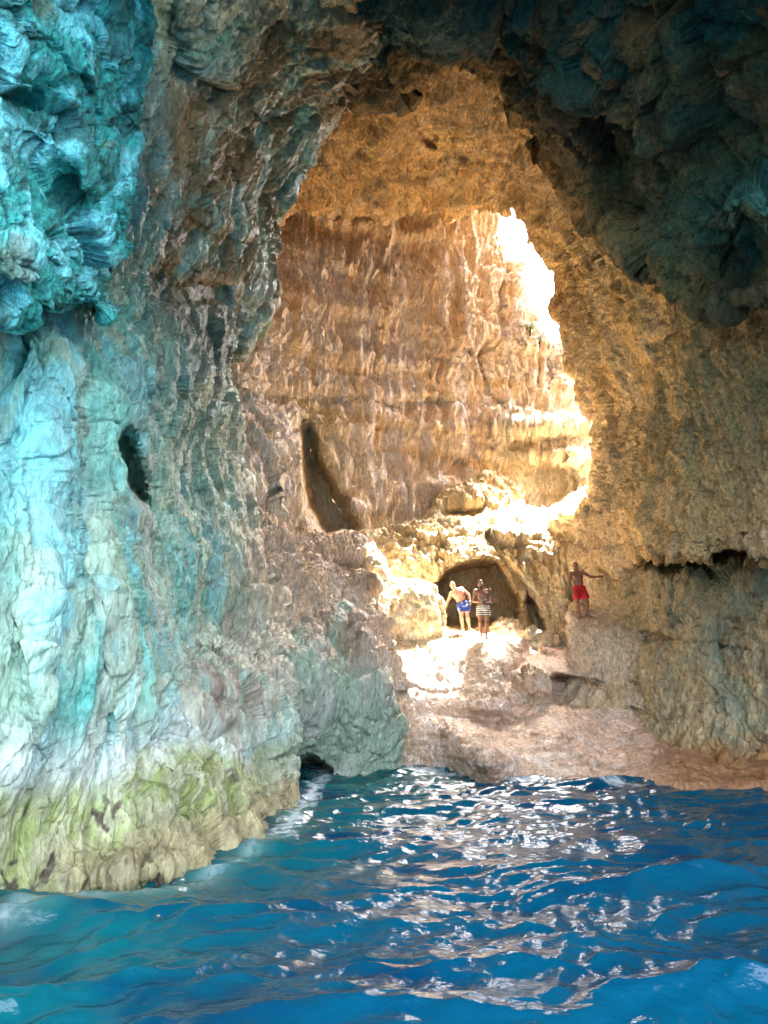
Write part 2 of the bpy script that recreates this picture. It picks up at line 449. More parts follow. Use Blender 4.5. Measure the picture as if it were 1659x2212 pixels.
# near bulge of the left wall
surface('cave_wall_bulge', [(-260, -260), (-260, 0), (-260, 200), (-260, 400), (-260, 600), (-260, 700)],
        [(345, -260), (322, 0), (318, 190), (296, 380), (262, 540), (232, 672)],
        [(-260, -260, 4.0), (-200, 200, 4.8), (-260, 700, 5.2), (0, -100, 4.8), (0, 200, 5.3), (0, 680, 6.0), (150, 0, 5.9), (150, 300, 6.2), (150, 500, 6.3), (120, 660, 6.6),
         (290, 0, 7.0), (310, 300, 7.4), (250, 600, 7.6)],
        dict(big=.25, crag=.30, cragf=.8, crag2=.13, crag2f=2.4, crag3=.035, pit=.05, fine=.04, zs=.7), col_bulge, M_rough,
        dents=[('g', 40, 190, 70, 50, 30, .40), ('g', 130, 400, 34, 110, -35, .42), ('g', 250, 270, 50, 26, 0, .25), ('g', 200, 90, 80, 70, 0, -.25), ('g', 60, 560, 90, 50, 0, -.2)],
        foldB=(60, 3.0), fold1=(60, 2.5), step=1.8)

# main left wall, from the boat into the chamber
yl = lambda px, py: (px, py, YZ(px, py, -.15))
surface('cave_wall', [(-300, -260), (-300, 100), (-300, 400), (-300, 660), (-300, 900), (-300, 1200), (-300, 1500), (-300, 1800), (-300, 2010), (-300, 2250)],
        [(800, -260), (790, 60), (738, 245), (597, 465), (590, 650), (503, 790), (508, 1010), (610, 1330), (640, 1570), (664, 1830)],
        [(-300, -260, 6), (-300, 700, 6.6), (-300, 1500, 6.2), (-300, 2000, 5.6), (0, 100, 8), (100, 700, 8.2), (0, 1000, 7.6), (0, 1500, 7.3), yl(0, 2010), (0, 2250, 6.2), (-300, 2250, 5.2),
         yl(200, 1960), yl(350, 1935), yl(440, 1900), yl(520, 1850), yl(600, 1810), (655, 1745, 13.3), (200, 2100, 7.0), (450, 2100, 8.2), (664, 1830, 12.8), (600, 2000, 11),
         (150, 1500, 8.4), (150, 1100, 8.6), (300, 1750, 9.0), (300, 1600, 9.7), (300, 1350, 10.4), (300, 1000, 10.2), (450, 800, 13.2), (505, 800, 16), (505, 1000, 16.8), (420, 1200, 13.4), (560, 1250, 16.5),
         (500, 1370, 15.6), (610, 1330, 17.2), (370, 1400, 12.2), (370, 1475, 10.9), (430, 1425, 13.4), (430, 1475, 11.5), (520, 1395, 15.4), (520, 1445, 13.4), (520, 1485, 12.4), (600, 1400, 16.6), (600, 1450, 14.9), (610, 1490, 14.2), (640, 1600, 13.9), (500, 1600, 11.6), (420, 1750, 9.7),
         (600, 460, 16), (595, 650, 16), (740, 240, 14.6), (790, 0, 11), (600, 0, 10.5), (400, 0, 9), (300, 300, 9.6), (450, 450, 12.4), (450, 640, 13.6), (300, 680, 10.4), (800, -260, 8), (300, -260, 7)],
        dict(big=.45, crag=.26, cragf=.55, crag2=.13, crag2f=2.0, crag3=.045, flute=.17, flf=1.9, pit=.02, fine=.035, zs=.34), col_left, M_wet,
        dents=[('p', [(228, 955), (262, 912), (292, 930), (308, 1000), (326, 1095), (285, 1078), (240, 1035)], 1.4, 24),
               ('g', 150, 1000, 30, 300, 4, .35), ('g', 90, 1100, 35, 400, 2, -.35), ('g', 210, 1300, 30, 300, -5, -.3), ('g', 330, 1500, 30, 100, -30, .3),
               ('g', 470, 1520, 50, 25, 10, .5), ('g', 520, 1575, 60, 22, -15, .5), ('g', 560, 1500, 12, 70, -12, .4), ('g', 430, 1600, 70, 16, 25, .35), ('g', 340, 600, 60, 40, 0, 1.0), ('p', [(330, 640), (350, 615), (420, 603), (500, 615), (500, 660), (340, 660)], .35, 14),
               ('g', 395, 1010, 60, 120, 0, .5), ('g', 470, 480, 90, 16, 15, -.5), ('g', 360, 100, 30, 90, 0, .9), ('g', 600, 30, 60, 60, 0, .5), ('g', 300, 1880, 120, 22, -8, -.35)],
        foldB=(70, 5))

# buttress past the foot of the left wall
surface('rock_buttress', [(380, 1480), (440, 1455), (540, 1400), (640, 1350), (700, 1322), (755, 1320), (785, 1332), (797, 1400), (820, 1520), (852, 1590), (856, 1700)],
        [(400, 1800), (440, 1800), (520, 1800), (600, 1800), (650, 1800), (700, 1800), (740, 1800), (770, 1800), (800, 1790), (820, 1780), (830, 1760)],
        [(380, 1480, 15), (540, 1400, 17.2), (700, 1325, 18.4), (785, 1335, 18.6), (600, 1450, 15.8), (700, 1420, 17), (770, 1420, 17.6), (660, 1560, 16.2), (740, 1600, 17.3), (820, 1540, 18), (850, 1600, 18.4),
         (853, 1680, 18.5), (740, 1670, 17.6), (660, 1700, 17), (600, 1800, 16), (830, 1780, 17.5)],
        dict(big=.3, crag=.35, cragf=.6, crag2=.10, flute=.12, flf=1.6, pit=.05, fine=.05), col_butt, M_wet,
        dents=[('p', [(640, 1710), (640, 1640), (662, 1628), (700, 1640), (716, 1662), (716, 1710)], 2.2, 10), ('g', 745, 1380, 12, 60, 10, .5)],
        foldA=(40, 2.5))

# far cliff of the open shaft
surface('far_cliff', [(420, 345), (420, 370), (420, 440), (440, 520), (440, 580), (450, 660), (450, 715), (450, 745), (450, 790), (450, 900), (450, 1000), (450, 1290)],
        [(1045, 345), (1055, 380), (1072, 440), (1092, 520), (1113, 580), (1138, 660), (1152, 705), (1175, 738), (1245, 772), (1400, 830), (1400, 1000), (1400, 1290)],
        [(420, 290, 27), (600, 450, 27.6), (900, 290, 29.5), (520, 700, 24), (510, 850, 21.5), (510, 1000, 19), (560, 1120, 20), (600, 850, 25), (640, 1000, 24), (680, 1150, 23.8), (850, 450, 29.5), (850, 800, 28.8), (850, 1100, 28),
         (1060, 450, 30.6), (1000, 600, 30), (1060, 800, 30.8), (1120, 700, 31.4), (1200, 780, 32.4), (1250, 780, 33), (1250, 860, 32.6), (1100, 900, 31.2), (1250, 950, 32.2), (1150, 980, 31.2), (1200, 1000, 31.4), (1200, 1060, 32.4), (1000, 1000, 30),
         (1000, 1100, 29.4), (1250, 1120, 33), (760, 1200, 25.5), (850, 1290, 28), (1400, 830, 34.5), (1400, 1200, 32), (450, 1290, 20)],
        dict(big=.7, crag=.34, cragf=.5, crag2=.07, crag2f=1.8, crag3=.05, crag3f=3.6, flute=.50, flf=1.5, flz=.16, strata=.5, stf=.6, pit=.04, fine=.07, zs=.33), col_far, M_far,
        dents=[('p', [(650, 900), (676, 920), (706, 1000), (746, 1070), (785, 1150), (770, 1175), (700, 1175), (650, 1090), (645, 1000)], 3.2, 28),
               ('g', 1010, 757, 9, 9, 0, 1.8), ('g', 560, 860, 90, 14, 3, .45), ('g', 850, 870, 250, 12, 2, .4), ('g', 1160, 925, 120, 12, 0, -1.2), ('g', 1210, 985, 80, 12, 0, -1.2),
               ('g', 1190, 1050, 60, 35, 0, 1.6), ('g', 840, 430, 80, 25, 0, .9)],
        foldB=(40, 2.2))

# pink slope at the left of the chamber
surface('rock_slope', [(440, 1060), (520, 1080), (580, 1130), (640, 1160), (700, 1165), (760, 1170), (800, 1200), (815, 1240)],
        [(440, 1500), (520, 1500), (580, 1500), (640, 1500), (700, 1500), (760, 1500), (840, 1500), (880, 1500)],
        [(440, 1060, 17), (520, 1080, 18), (640, 1165, 20.3), (760, 1175, 22), (815, 1240, 21.8), (500, 1200, 16.5), (640, 1220, 19), (740, 1260, 20.5), (800, 1320, 20.4), (600, 1320, 17.5), (700, 1340, 18.8), (790, 1420, 19.4), (500, 1500, 15.5), (880, 1500, 19.3), (700, 1500, 17.8)],
        dict(big=.4, crag=.28, cragf=.7, crag2=.12, crag3=.05, crag3f=5, pit=.10, fine=.06, flute=.1, strata=.2), col_slope, M_dry,
        dents=[('g', 615, 1155, 40, 9, 15, .7), ('g', 760, 1230, 60, 14, 10, .5)], foldA=(20, 2.0))

# shelf with the alcove behind the bathers
surface('rock_shelf', [(740, 1180), (830, 1152), (895, 1132), (935, 1118), (962, 1072), (1035, 1034), (1058, 1016), (1108, 1046), (1130, 1092), (1190, 1104), (1240, 1082), (1270, 1062), (1340, 1050)],
        [(740, 1470), (830, 1470), (895, 1470), (935, 1470), (962, 1470), (1035, 1470), (1058, 1470), (1108, 1470), (1130, 1470), (1190, 1470), (1240, 1470), (1270, 1470), (1340, 1470)],
        [(740, 1180, 23.6), (830, 1155, 24.4), (900, 1135, 25.4), (965, 1075, 27.0), (1058, 1018, 28), (1130, 1095, 28.2), (1240, 1085, 28.6), (1340, 1055, 28), (760, 1230, 23.3), (850, 1200, 24.0), (950, 1160, 24.9), (1050, 1165, 24.8), (1150, 1168, 25), (1240, 1170, 25.2),
         (1340, 1170, 24.5), (900, 1300, 24.2), (1050, 1200, 24.3), (1180, 1250, 24.8), (1240, 1300, 24.8), (1150, 1380, 24.3), (1000, 1380, 24.5), (800, 1400, 23.5), (1240, 1380, 24.6), (1100, 1470, 24), (1340, 1400, 24.6), (1000, 1100, 26.4), (1130, 1130, 26.6), (1200, 1130, 26.9)],
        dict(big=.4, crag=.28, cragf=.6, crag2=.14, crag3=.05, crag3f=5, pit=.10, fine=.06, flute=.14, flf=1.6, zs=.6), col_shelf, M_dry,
        dents=[('p', ALCOVE, 4.5, 17), ('p', [(1140, 1362), (1130, 1300), (1138, 1278), (1160, 1300), (1176, 1340), (1178, 1368)], 1.8, 12),
               ('g', 1000, 1108, 42, 12, -5, 1.6), ('g', 1232, 1290, 10, 22, 0, 1.0), ('g', 1120, 1250, 9, 60, -38, .5), ('g', 1215, 1155, 25, 8, 0, .5)],
        foldA=(30, 3))

# arch and right wall
surface('cave_arch', [(470, 800), (540, 600), (585, 480), (625, 442), (680, 452), (740, 436), (800, 446), (835, 474), (880, 448), (940, 456), (965, 470), (1005, 446), (1056, 446), (1105, 452), (1142, 480), (1178, 530), (1206, 600), (1216, 645), (1199, 672), (1216, 712), (1246, 765), (1264, 840), (1281, 920), (1283, 1000), (1276, 1060), (1250, 1120), (1238, 1170), (1236, 1215)],
        [(200, 800), (250, 500), (300, 300), (380, 130), (440, 60), (510, 0), (600, -60), (650, -90), (700, -110), (800, -160), (900, -200), (990, -230), (1100, -260), (1250, -260), (1400, -260), (1600, -260), (1850, -260), (1900, -100), (1900, 50), (1900, 200), (1900, 350), (1900, 500), (1900, 650), (1900, 800), (1900, 900), (1900, 1000), (1900, 1100), (1900, 1185)],
        [(470, 800, 20), (600, 470, 22.5), (800, 450, 23.3), (1060, 445, 24), (1200, 600, 23.2), (1246, 765, 23), (1282, 950, 23), (1250, 1120, 24.3), (1236, 1215, 24.6), (850, 250, 18), (720, 350, 20), (1000, 350, 21), (1100, 200, 16.5), (1200, 400, 19), (1300, 600, 20), (1400, 500, 16),
         (1400, 800, 18.8), (1340, 1100, 21), (1400, 1170, 18.6), (1659, 700, 13), (1659, 950, 14.2), (1659, 1165, 14), (1500, 1165, 16.3), (1400, 100, 12), (1659, 300, 10.5), (900, 0, 12.5), (600, 100, 15), (400, 500, 19), (1900, 1185, 11), (1900, 600, 10), (1900, -260, 7), (1000, -200, 10), (400, 0, 14), (1300, 1180, 23)],
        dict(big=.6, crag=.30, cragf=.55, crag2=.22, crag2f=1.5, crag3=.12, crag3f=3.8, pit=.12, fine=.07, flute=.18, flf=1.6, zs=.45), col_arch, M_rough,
        dents=[('p', [(905, 285), (922, 274), (945, 288), (948, 322), (925, 318), (908, 308)], .55, 9), ('g', 1255, 980, 60, 200, 5, .3)],
        foldA=(110, 6), fold1=(40, 4))

# unseen pale face behind the arch, added to bounce sun onto the far cliff
surface('arch_bounce_face', [(440, 900), (520, 620), (565, 475), (620, 430), (760, 428), (900, 436), (1000, 430), (1060, 424), (1115, 430), (1165, 462), (1205, 515), (1232, 590), (1240, 640), (1240, 712), (1275, 765), (1295, 840), (1310, 920), (1310, 1000), (1300, 1060), (1290, 1120)],
        [(-100, 900), (-100, 620), (-100, 400), (-60, 300), (100, 330), (400, 330), (700, 330), (900, 330), (1100, 330), (1300, 330), (1500, 330), (1600, 330), (1750, 300), (1750, 400), (1750, 550), (1750, 700), (1750, 800), (1750, 900), (1750, 1000), (1750, 1120)],
        [(440, 900, 24.5), (620, 430, 25), (1060, 424, 25.5), (1240, 640, 25), (1310, 1000, 25), (-100, 900, 26), (-100, 300, 26), (700, 205, 26), (1300, 205, 26), (1750, 300, 26), (1750, 1120, 26)],
        dict(big=.8, crag=.3, cragf=.5), lambda P, px, py, d: np.tile(C(.84, .76, .64), (len(P), 1)), M_dry, step=9)

# dark entrance roof in front of the arch
surface('cave_roof', [(560, 60), (690, 215), (745, 238), (830, 226), (900, 188), (1000, 160), (1062, 172), (1105, 232), (1132, 300), (1205, 385), (1262, 452), (1325, 505), (1400, 556), (1480, 596), (1555, 652), (1610, 640), (1700, 655), (1900, 700)],
        [(600, -350), (690, -350), (745, -350), (830, -350), (900, -350), (1000, -350), (1062, -350), (1105, -350), (1180, -350), (1280, -350), (1400, -350), (1500, -350), (1650, -350), (1800, -350), (1950, -350), (2000, -200), (2050, 0), (2050, 300)],
        [(690, 215, 15.5), (745, 238, 15), (900, 188, 14), (1062, 172, 13.6), (1132, 300, 14.6), (1262, 452, 14), (1400, 556, 12.8), (1555, 652, 11), (1900, 700, 7.5), (700, 0, 12), (900, 0, 11), (1100, 0, 10), (1300, 200, 11), (1400, 0, 8.5), (1500, 400, 10.4), (1659, 200, 8), (1659, 0, 7),
         (1659, 500, 9.2), (2050, 0, 5), (800, -350, 8), (1200, -350, 6.8), (1650, -350, 5.2), (2000, -200, 4.6)],
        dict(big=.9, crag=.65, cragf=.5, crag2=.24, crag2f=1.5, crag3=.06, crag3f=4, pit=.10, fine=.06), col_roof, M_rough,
        dents=[('g', 1330, 360, 70, 110, 20, .8), ('g', 1590, 440, 110, 30, -20, -1.0), ('g', 1600, 560, 60, 60, 0, .9), ('g', 1230, 200, 60, 90, 20, -.8), ('g', 960, 80, 90, 40, 10, -.5)],
        foldA=(60, 3.5))

# right wall below the overhang
surface('cave_wall_foot', [(1190, 1120), (1190, 1200), (1190, 1300), (1190, 1400), (1200, 1480), (1240, 1560), (1300, 1640), (1400, 1720), (1400, 1800)],
        [(1900, 1120), (1900, 1200), (1900, 1300), (1900, 1400), (1900, 1480), (1900, 1560), (1900, 1640), (1900, 1760), (1900, 1850)],
        [(1190, 1150, 26), (1250, 1200, 24.9), (1330, 1200, 22.6), (1400, 1190, 20.8), (1500, 1190, 19), (1659, 1190, 16.8), (1900, 1150, 13.5), (1240, 1320, 24.5), (1300, 1330, 23.4), (1340, 1400, 21.4), (1350, 1530, 20), (1450, 1590, 18.2), (1500, 1400, 18.6), (1659, 1400, 16.6), (1659, 1655, 16.4),
         (1550, 1625, 17.2), (1900, 1700, 14), (1900, 1400, 14.2), (1240, 1480, 22.5), (1250, 1560, 21.5), (1400, 1720, 18), (1659, 1800, 15.5)],
        dict(big=.4, crag=.36, cragf=.6, crag2=.14, crag3=.05, crag3f=5, flute=.14, pit=.06, fine=.06, zs=.55), col_right, M_dry,
        dents=[('g', 1480, 1385, 180, 6, 8, .6), ('g', 1590, 1350, 30, 25, 0, .5), ('g', 1490, 1194, 280, 24, 0, 3.0), ('g', 1232, 1290, 12, 26, 0, 1.2)])

# ledge the third bather stands on
LEDGE = [(1322, 1318), (1262, 1318), (1232, 1326), (1222, 1350), (1222, 1385), (1225, 1408), (1236, 1432), (1262, 1462)]
surface('rock_ledge', LEDGE,
        [(1400, 1330), (1400, 1345), (1395, 1360), (1395, 1380), (1395, 1420), (1395, 1450), (1395, 1490), (1395, 1540)],
        [(1240, 1322, 23.3), (1300, 1318, 23.6), (1400, 1330, 22.0), (1235, 1345, 22.6), (1300, 1345, 22.2), (1225, 1360, 22.2), (1240, 1380, 21.9), (1300, 1380, 21.5), (1230, 1450, 21.8), (1300, 1450, 21.1), (1250, 1540, 21.4), (1395, 1450, 20.2), (1395, 1560, 19.8)],
        dict(big=.15, crag=.22, cragf=.8, crag2=.10, pit=.06, fine=.05), lambda P, px, py, d: mix(col_right(P, px, py, d), C(.66, .53, .40), np.ones(len(P)) * .6), M_dry,
        foldA=(25, 1.6), step=2.0)

# floor from the water up to the bathers
Zp = lambda px, py, z: (px, py, YZ(px, py, z))
surface('rock_floor', [(740, 1400), (800, 1395), (850, 1385), (900, 1370), (960, 1352), (1010, 1364), (1060, 1372), (1098, 1374), (1140, 1388), (1230, 1392), (1300, 1400), (1400, 1440), (1600, 1560), (1900, 1640)],
        [(740, 1790), (800, 1780), (850, 1775), (900, 1775), (960, 1775), (1010, 1775), (1060, 1775), (1098, 1775), (1140, 1775), (1230, 1780), (1300, 1790), (1400, 1800), (1600, 1800), (1900, 1800)],
        [(740, 1400, 20.4), (850, 1390, 21.6), (960, 1352, 23.4), (1010, 1364, 23.2), (1060, 1374, 22.6), (1098, 1376, 22.4), (1140, 1390, 23.2), (1230, 1394, 24), (1300, 1402, 24), (840, 1452, 19.9), (960, 1412, 21.1), (1043, 1392, 21.7), (1000, 1450, 20.7), (1100, 1440, 21), (1100, 1500, 20.1), (1050, 1540, 19.5), (1060, 1575, 19.8),
         (950, 1500, 20), (860, 1560, 18.9), Zp(850, 1662, 0), Zp(980, 1674, -.03), Zp(1100, 1686, -.03), Zp(1250, 1694, -.03), Zp(1400, 1700, -.06), Zp(1659, 1712, -.03), Zp(1200, 1600, .75), Zp(1050, 1620, .7), Zp(1300, 1600, .65), Zp(1250, 1550, 1.2), (1180, 1450, 21.2), (1250, 1430, 22.4), (1320, 1480, 21.3),
         Zp(1400, 1600, .7), Zp(1500, 1640, .45), Zp(1659, 1670, .3), Zp(1900, 1700, .2), (900, 1775, 17), (1250, 1780, 15.6), (1600, 1800, 14.5), (1400, 1460, 23), (1600, 1570, 22), (1900, 1640, 20), (1170, 1500, 20.4)],
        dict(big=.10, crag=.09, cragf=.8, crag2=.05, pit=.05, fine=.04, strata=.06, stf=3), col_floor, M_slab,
        dents=[('p', [(1165, 1478), (1200, 1455), (1260, 1462), (1300, 1490), (1330, 1520), (1280, 1536), (1200, 1525)], 1.8, 8), ('g', 1125, 1440, 16, 60, 30, .6), ('g', 1040, 1550, 80, 14, 5, .6), ('g', 1143, 1590, 16, 30, 0, .35),
               ('g', 1075, 1440, 12, 50, -15, .3), ('g', 1240, 1475, 80, 6, 5, -.15)],
        foldA=(15, 1.2), step=2.0)
print('surfaces', time.time() - T0)
# ------------------------------------------------------------------ loose rocks
def uvsphere(n=60, m=90):
    th = np.linspace(0.001, math.pi - .001, n); ph = np.linspace(0, 2 * math.pi, m, endpoint=False)
    T_, P_ = np.meshgrid(th, ph, indexing='ij')
    V = np.stack([np.sin(T_) * np.cos(P_), np.sin(T_) * np.sin(P_), np.cos(T_)], -1).reshape(-1, 3)
    i = np.arange(n * m).reshape(n, m); j = np.roll(i, -1, 1)
    F = np.stack([i[:-1], i[1:], j[1:], j[:-1]], -1).reshape(-1, 4)
    return V, F
def boulder(name, c, r, rot, st, colf, mat, label, cat, n=70, group=None):
    V, F = uvsphere(n, int(n * 1.6)); N_ = V.copy()
    V = np.sign(V) * np.abs(V) ** .85
    ca, sa = math.cos(rot), math.sin(rot); R = np.array([[ca, -sa, 0], [sa, ca, 0], [0, 0, 1]])
    V = (V * np.array(r)) @ R.T
    Wd = (V + np.array(c)).astype(np.float32); Nn = (N_ / np.array(r)) @ R.T; Nn /= np.linalg.norm(Nn, axis=1, keepdims=True)
    d = rock_disp(Wd, st); V = V + Nn * d[:, None]
    o = mesh_obj(name, V, F, mat, col=np.clip(colf(Wd, Wd[:, 0] * 0, Wd[:, 0] * 0, d), .01, .9), loc=c)
    o['label'] = label; o['category'] = cat
    if group: o['group'] = group
    SURF[name + str(len(SURF))] = V + np.array(c)
    return o
def col_sun(P, px, py, d):
    c = np.tile(C(.70, .55, .34), (len(P), 1)); c = mix(c, C(.80, .70, .52), stain_tint(P, 2.2, 211, -.1, .25)); return mix(c, C(.52, .34, .15), stain_tint(P, 2.6, 213, .08, .3) * .7)
def col_brown(P, px, py, d):
    c = np.tile(C(.46, .32, .20), (len(P), 1)); return mix(c, C(.62, .48, .36), stain_tint(P, 2.2, 215, 0, .3))
BST = dict(big=.15, crag=.16, cragf=1.1, crag2=.07, pit=.05, fine=.03)
boulder('boulder', W(868, 1335, 22.7), (1.25, 1.0, 1.15), .3, BST, col_sun, M_dry, 'large pale sunlit boulder sloping down behind the bather in blue shorts', 'boulder', 110)
boulder('boulder', W(800, 1290, 22.0), (.55, .7, 1.35), .2, BST, col_sun, M_dry, 'tall narrow sunlit boulder leaning on the left slope under the small dark rock', 'boulder', 90)
boulder('boulder', W(784, 1262, 20.9), (.52, .5, .42), .5, dict(crag=.16, cragf=1.6, crag2=.06, pit=.05, fine=.03), col_brown, M_dry, 'small dark brown rounded boulder perched on the pink slope left of the sunlit floor', 'boulder', 60)
boulder('boulder', W(1100, 1372, 23.9), (.55, .45, .48), .2, dict(crag=.2, cragf=1.8, crag2=.1, pit=.1, fine=.05), col_sun, M_dry, 'knobbly ochre boulder heaped at the right foot of the alcove', 'boulder', 60)
boulder('boulder', W(1150, 1385, 23.9), (.8, .5, .35), -.2, dict(crag=.2, cragf=1.8, crag2=.1, pit=.1, fine=.05), col_sun, M_dry, 'low ochre boulder under the narrow dark cleft right of the alcove', 'boulder', 60)
boulder('boulder', W(1150, 1480, 20.4), (.42, .5, .5), .4, dict(crag=.2, cragf=1.6, crag2=.08, pit=.05, fine=.04), col_brown, M_wet, 'brown block lying left of the round rock basin in the floor', 'boulder', 60)

# ------------------------------------------------------------------ the headland above the cave, unseen and added to block sky light (open above the shaft)
def headland_blocker():
    n = 140
    xs = np.linspace(-60, 60, n); ys = np.linspace(2, 90, n); X, Y = np.meshgrid(xs, ys)
    P = np.stack([X.ravel(), Y.ravel(), X.ravel() * 0], 1).astype(np.float32)
    Z = 22 + 2 * fbm(P, .05, 3, seed=301) + .8 * fbm(P, .3, 3, seed=302) + np.clip((P[:, 1] - 33) * .3, 0, 6)
    Z = Z - 9 * sm(P[:, 1], 12, 3)
    keep_ = (P[:, 1] < 26.3) | (P[:, 1] > 46)
    V = np.stack([P[:, 0], P[:, 1], Z], 1)
    F = grid_faces(n, n); keep = keep_[F].all(1) & ~((P[F][:, :, 1] > 46) & (P[F][:, :, 0] > 2)).any(1)
    o = mesh_obj('headland_blocker', V, F[keep], M_rough, col=np.clip(col_sun(P, 0 * Z, 0 * Z, 0 * Z), 0, 1)); o['kind'] = 'structure'
headland_blocker()

# flanks of the headland added out of view to stop light leaks at the cave sides
def flank(name, pts_bottom, ztop):
    pb = np.array(pts_bottom, float); n, m = 80, 50
    t = np.linspace(0, 1, n); c = curve(pb, t)
    z = np.linspace(-2, ztop, m)
    P = np.stack([np.repeat(c[:, 0], m), np.repeat(c[:, 1], m), np.tile(z, n)], 1).astype(np.float32)
    tg = np.gradient(c, axis=0); nn = np.stack([tg[:, 1], -tg[:, 0], 0 * tg[:, 0]], 1); nn /= np.linalg.norm(nn, axis=1, keepdims=True)
    P = P + np.repeat(nn, m, 0).astype(np.float32) * (rock_disp(P, dict(big=1.2, crag=.8, cragf=.4)))[:, None]
    o = mesh_obj(name, P, grid_faces(n, m), M_rough, col=col_brown(P, 0, 0, 0)); o['kind'] = 'structure'
flank('flank_blocker', [(-9, 1), (-14, 6), (-16, 15), (-16, 30), (-10, 40), (4, 42)], 27)
flank('flank_blocker', [(13, 2), (17, 8), (18, 16), (16, 26)], 24)

# unseen roof above the boat, added to keep sky reflections off the water
def blocking_roof():
    n, m = 220, 160
    X, Y = np.meshgrid(np.linspace(-13, 14, n), np.linspace(-4.5, 6.5, m))
    P = np.stack([X.ravel(), Y.ravel(), 0 * X.ravel() + 9.6 + .35 * np.abs(Y.ravel() - 3) ** 1.1 - .0 * X.ravel()], 1).astype(np.float32)
    P[:, 2] -= rock_disp(P, dict(big=.8, crag=.6, cragf=.5, crag2=.2, crag2f=1.5, pit=.1))
    o = mesh_obj('sky_blocking_roof', P, grid_faces(m, n), M_rough, col=np.clip(col_brown(P, 0, 0, 0) * .5, 0, 1)); o['kind'] = 'structure'
blocking_roof()

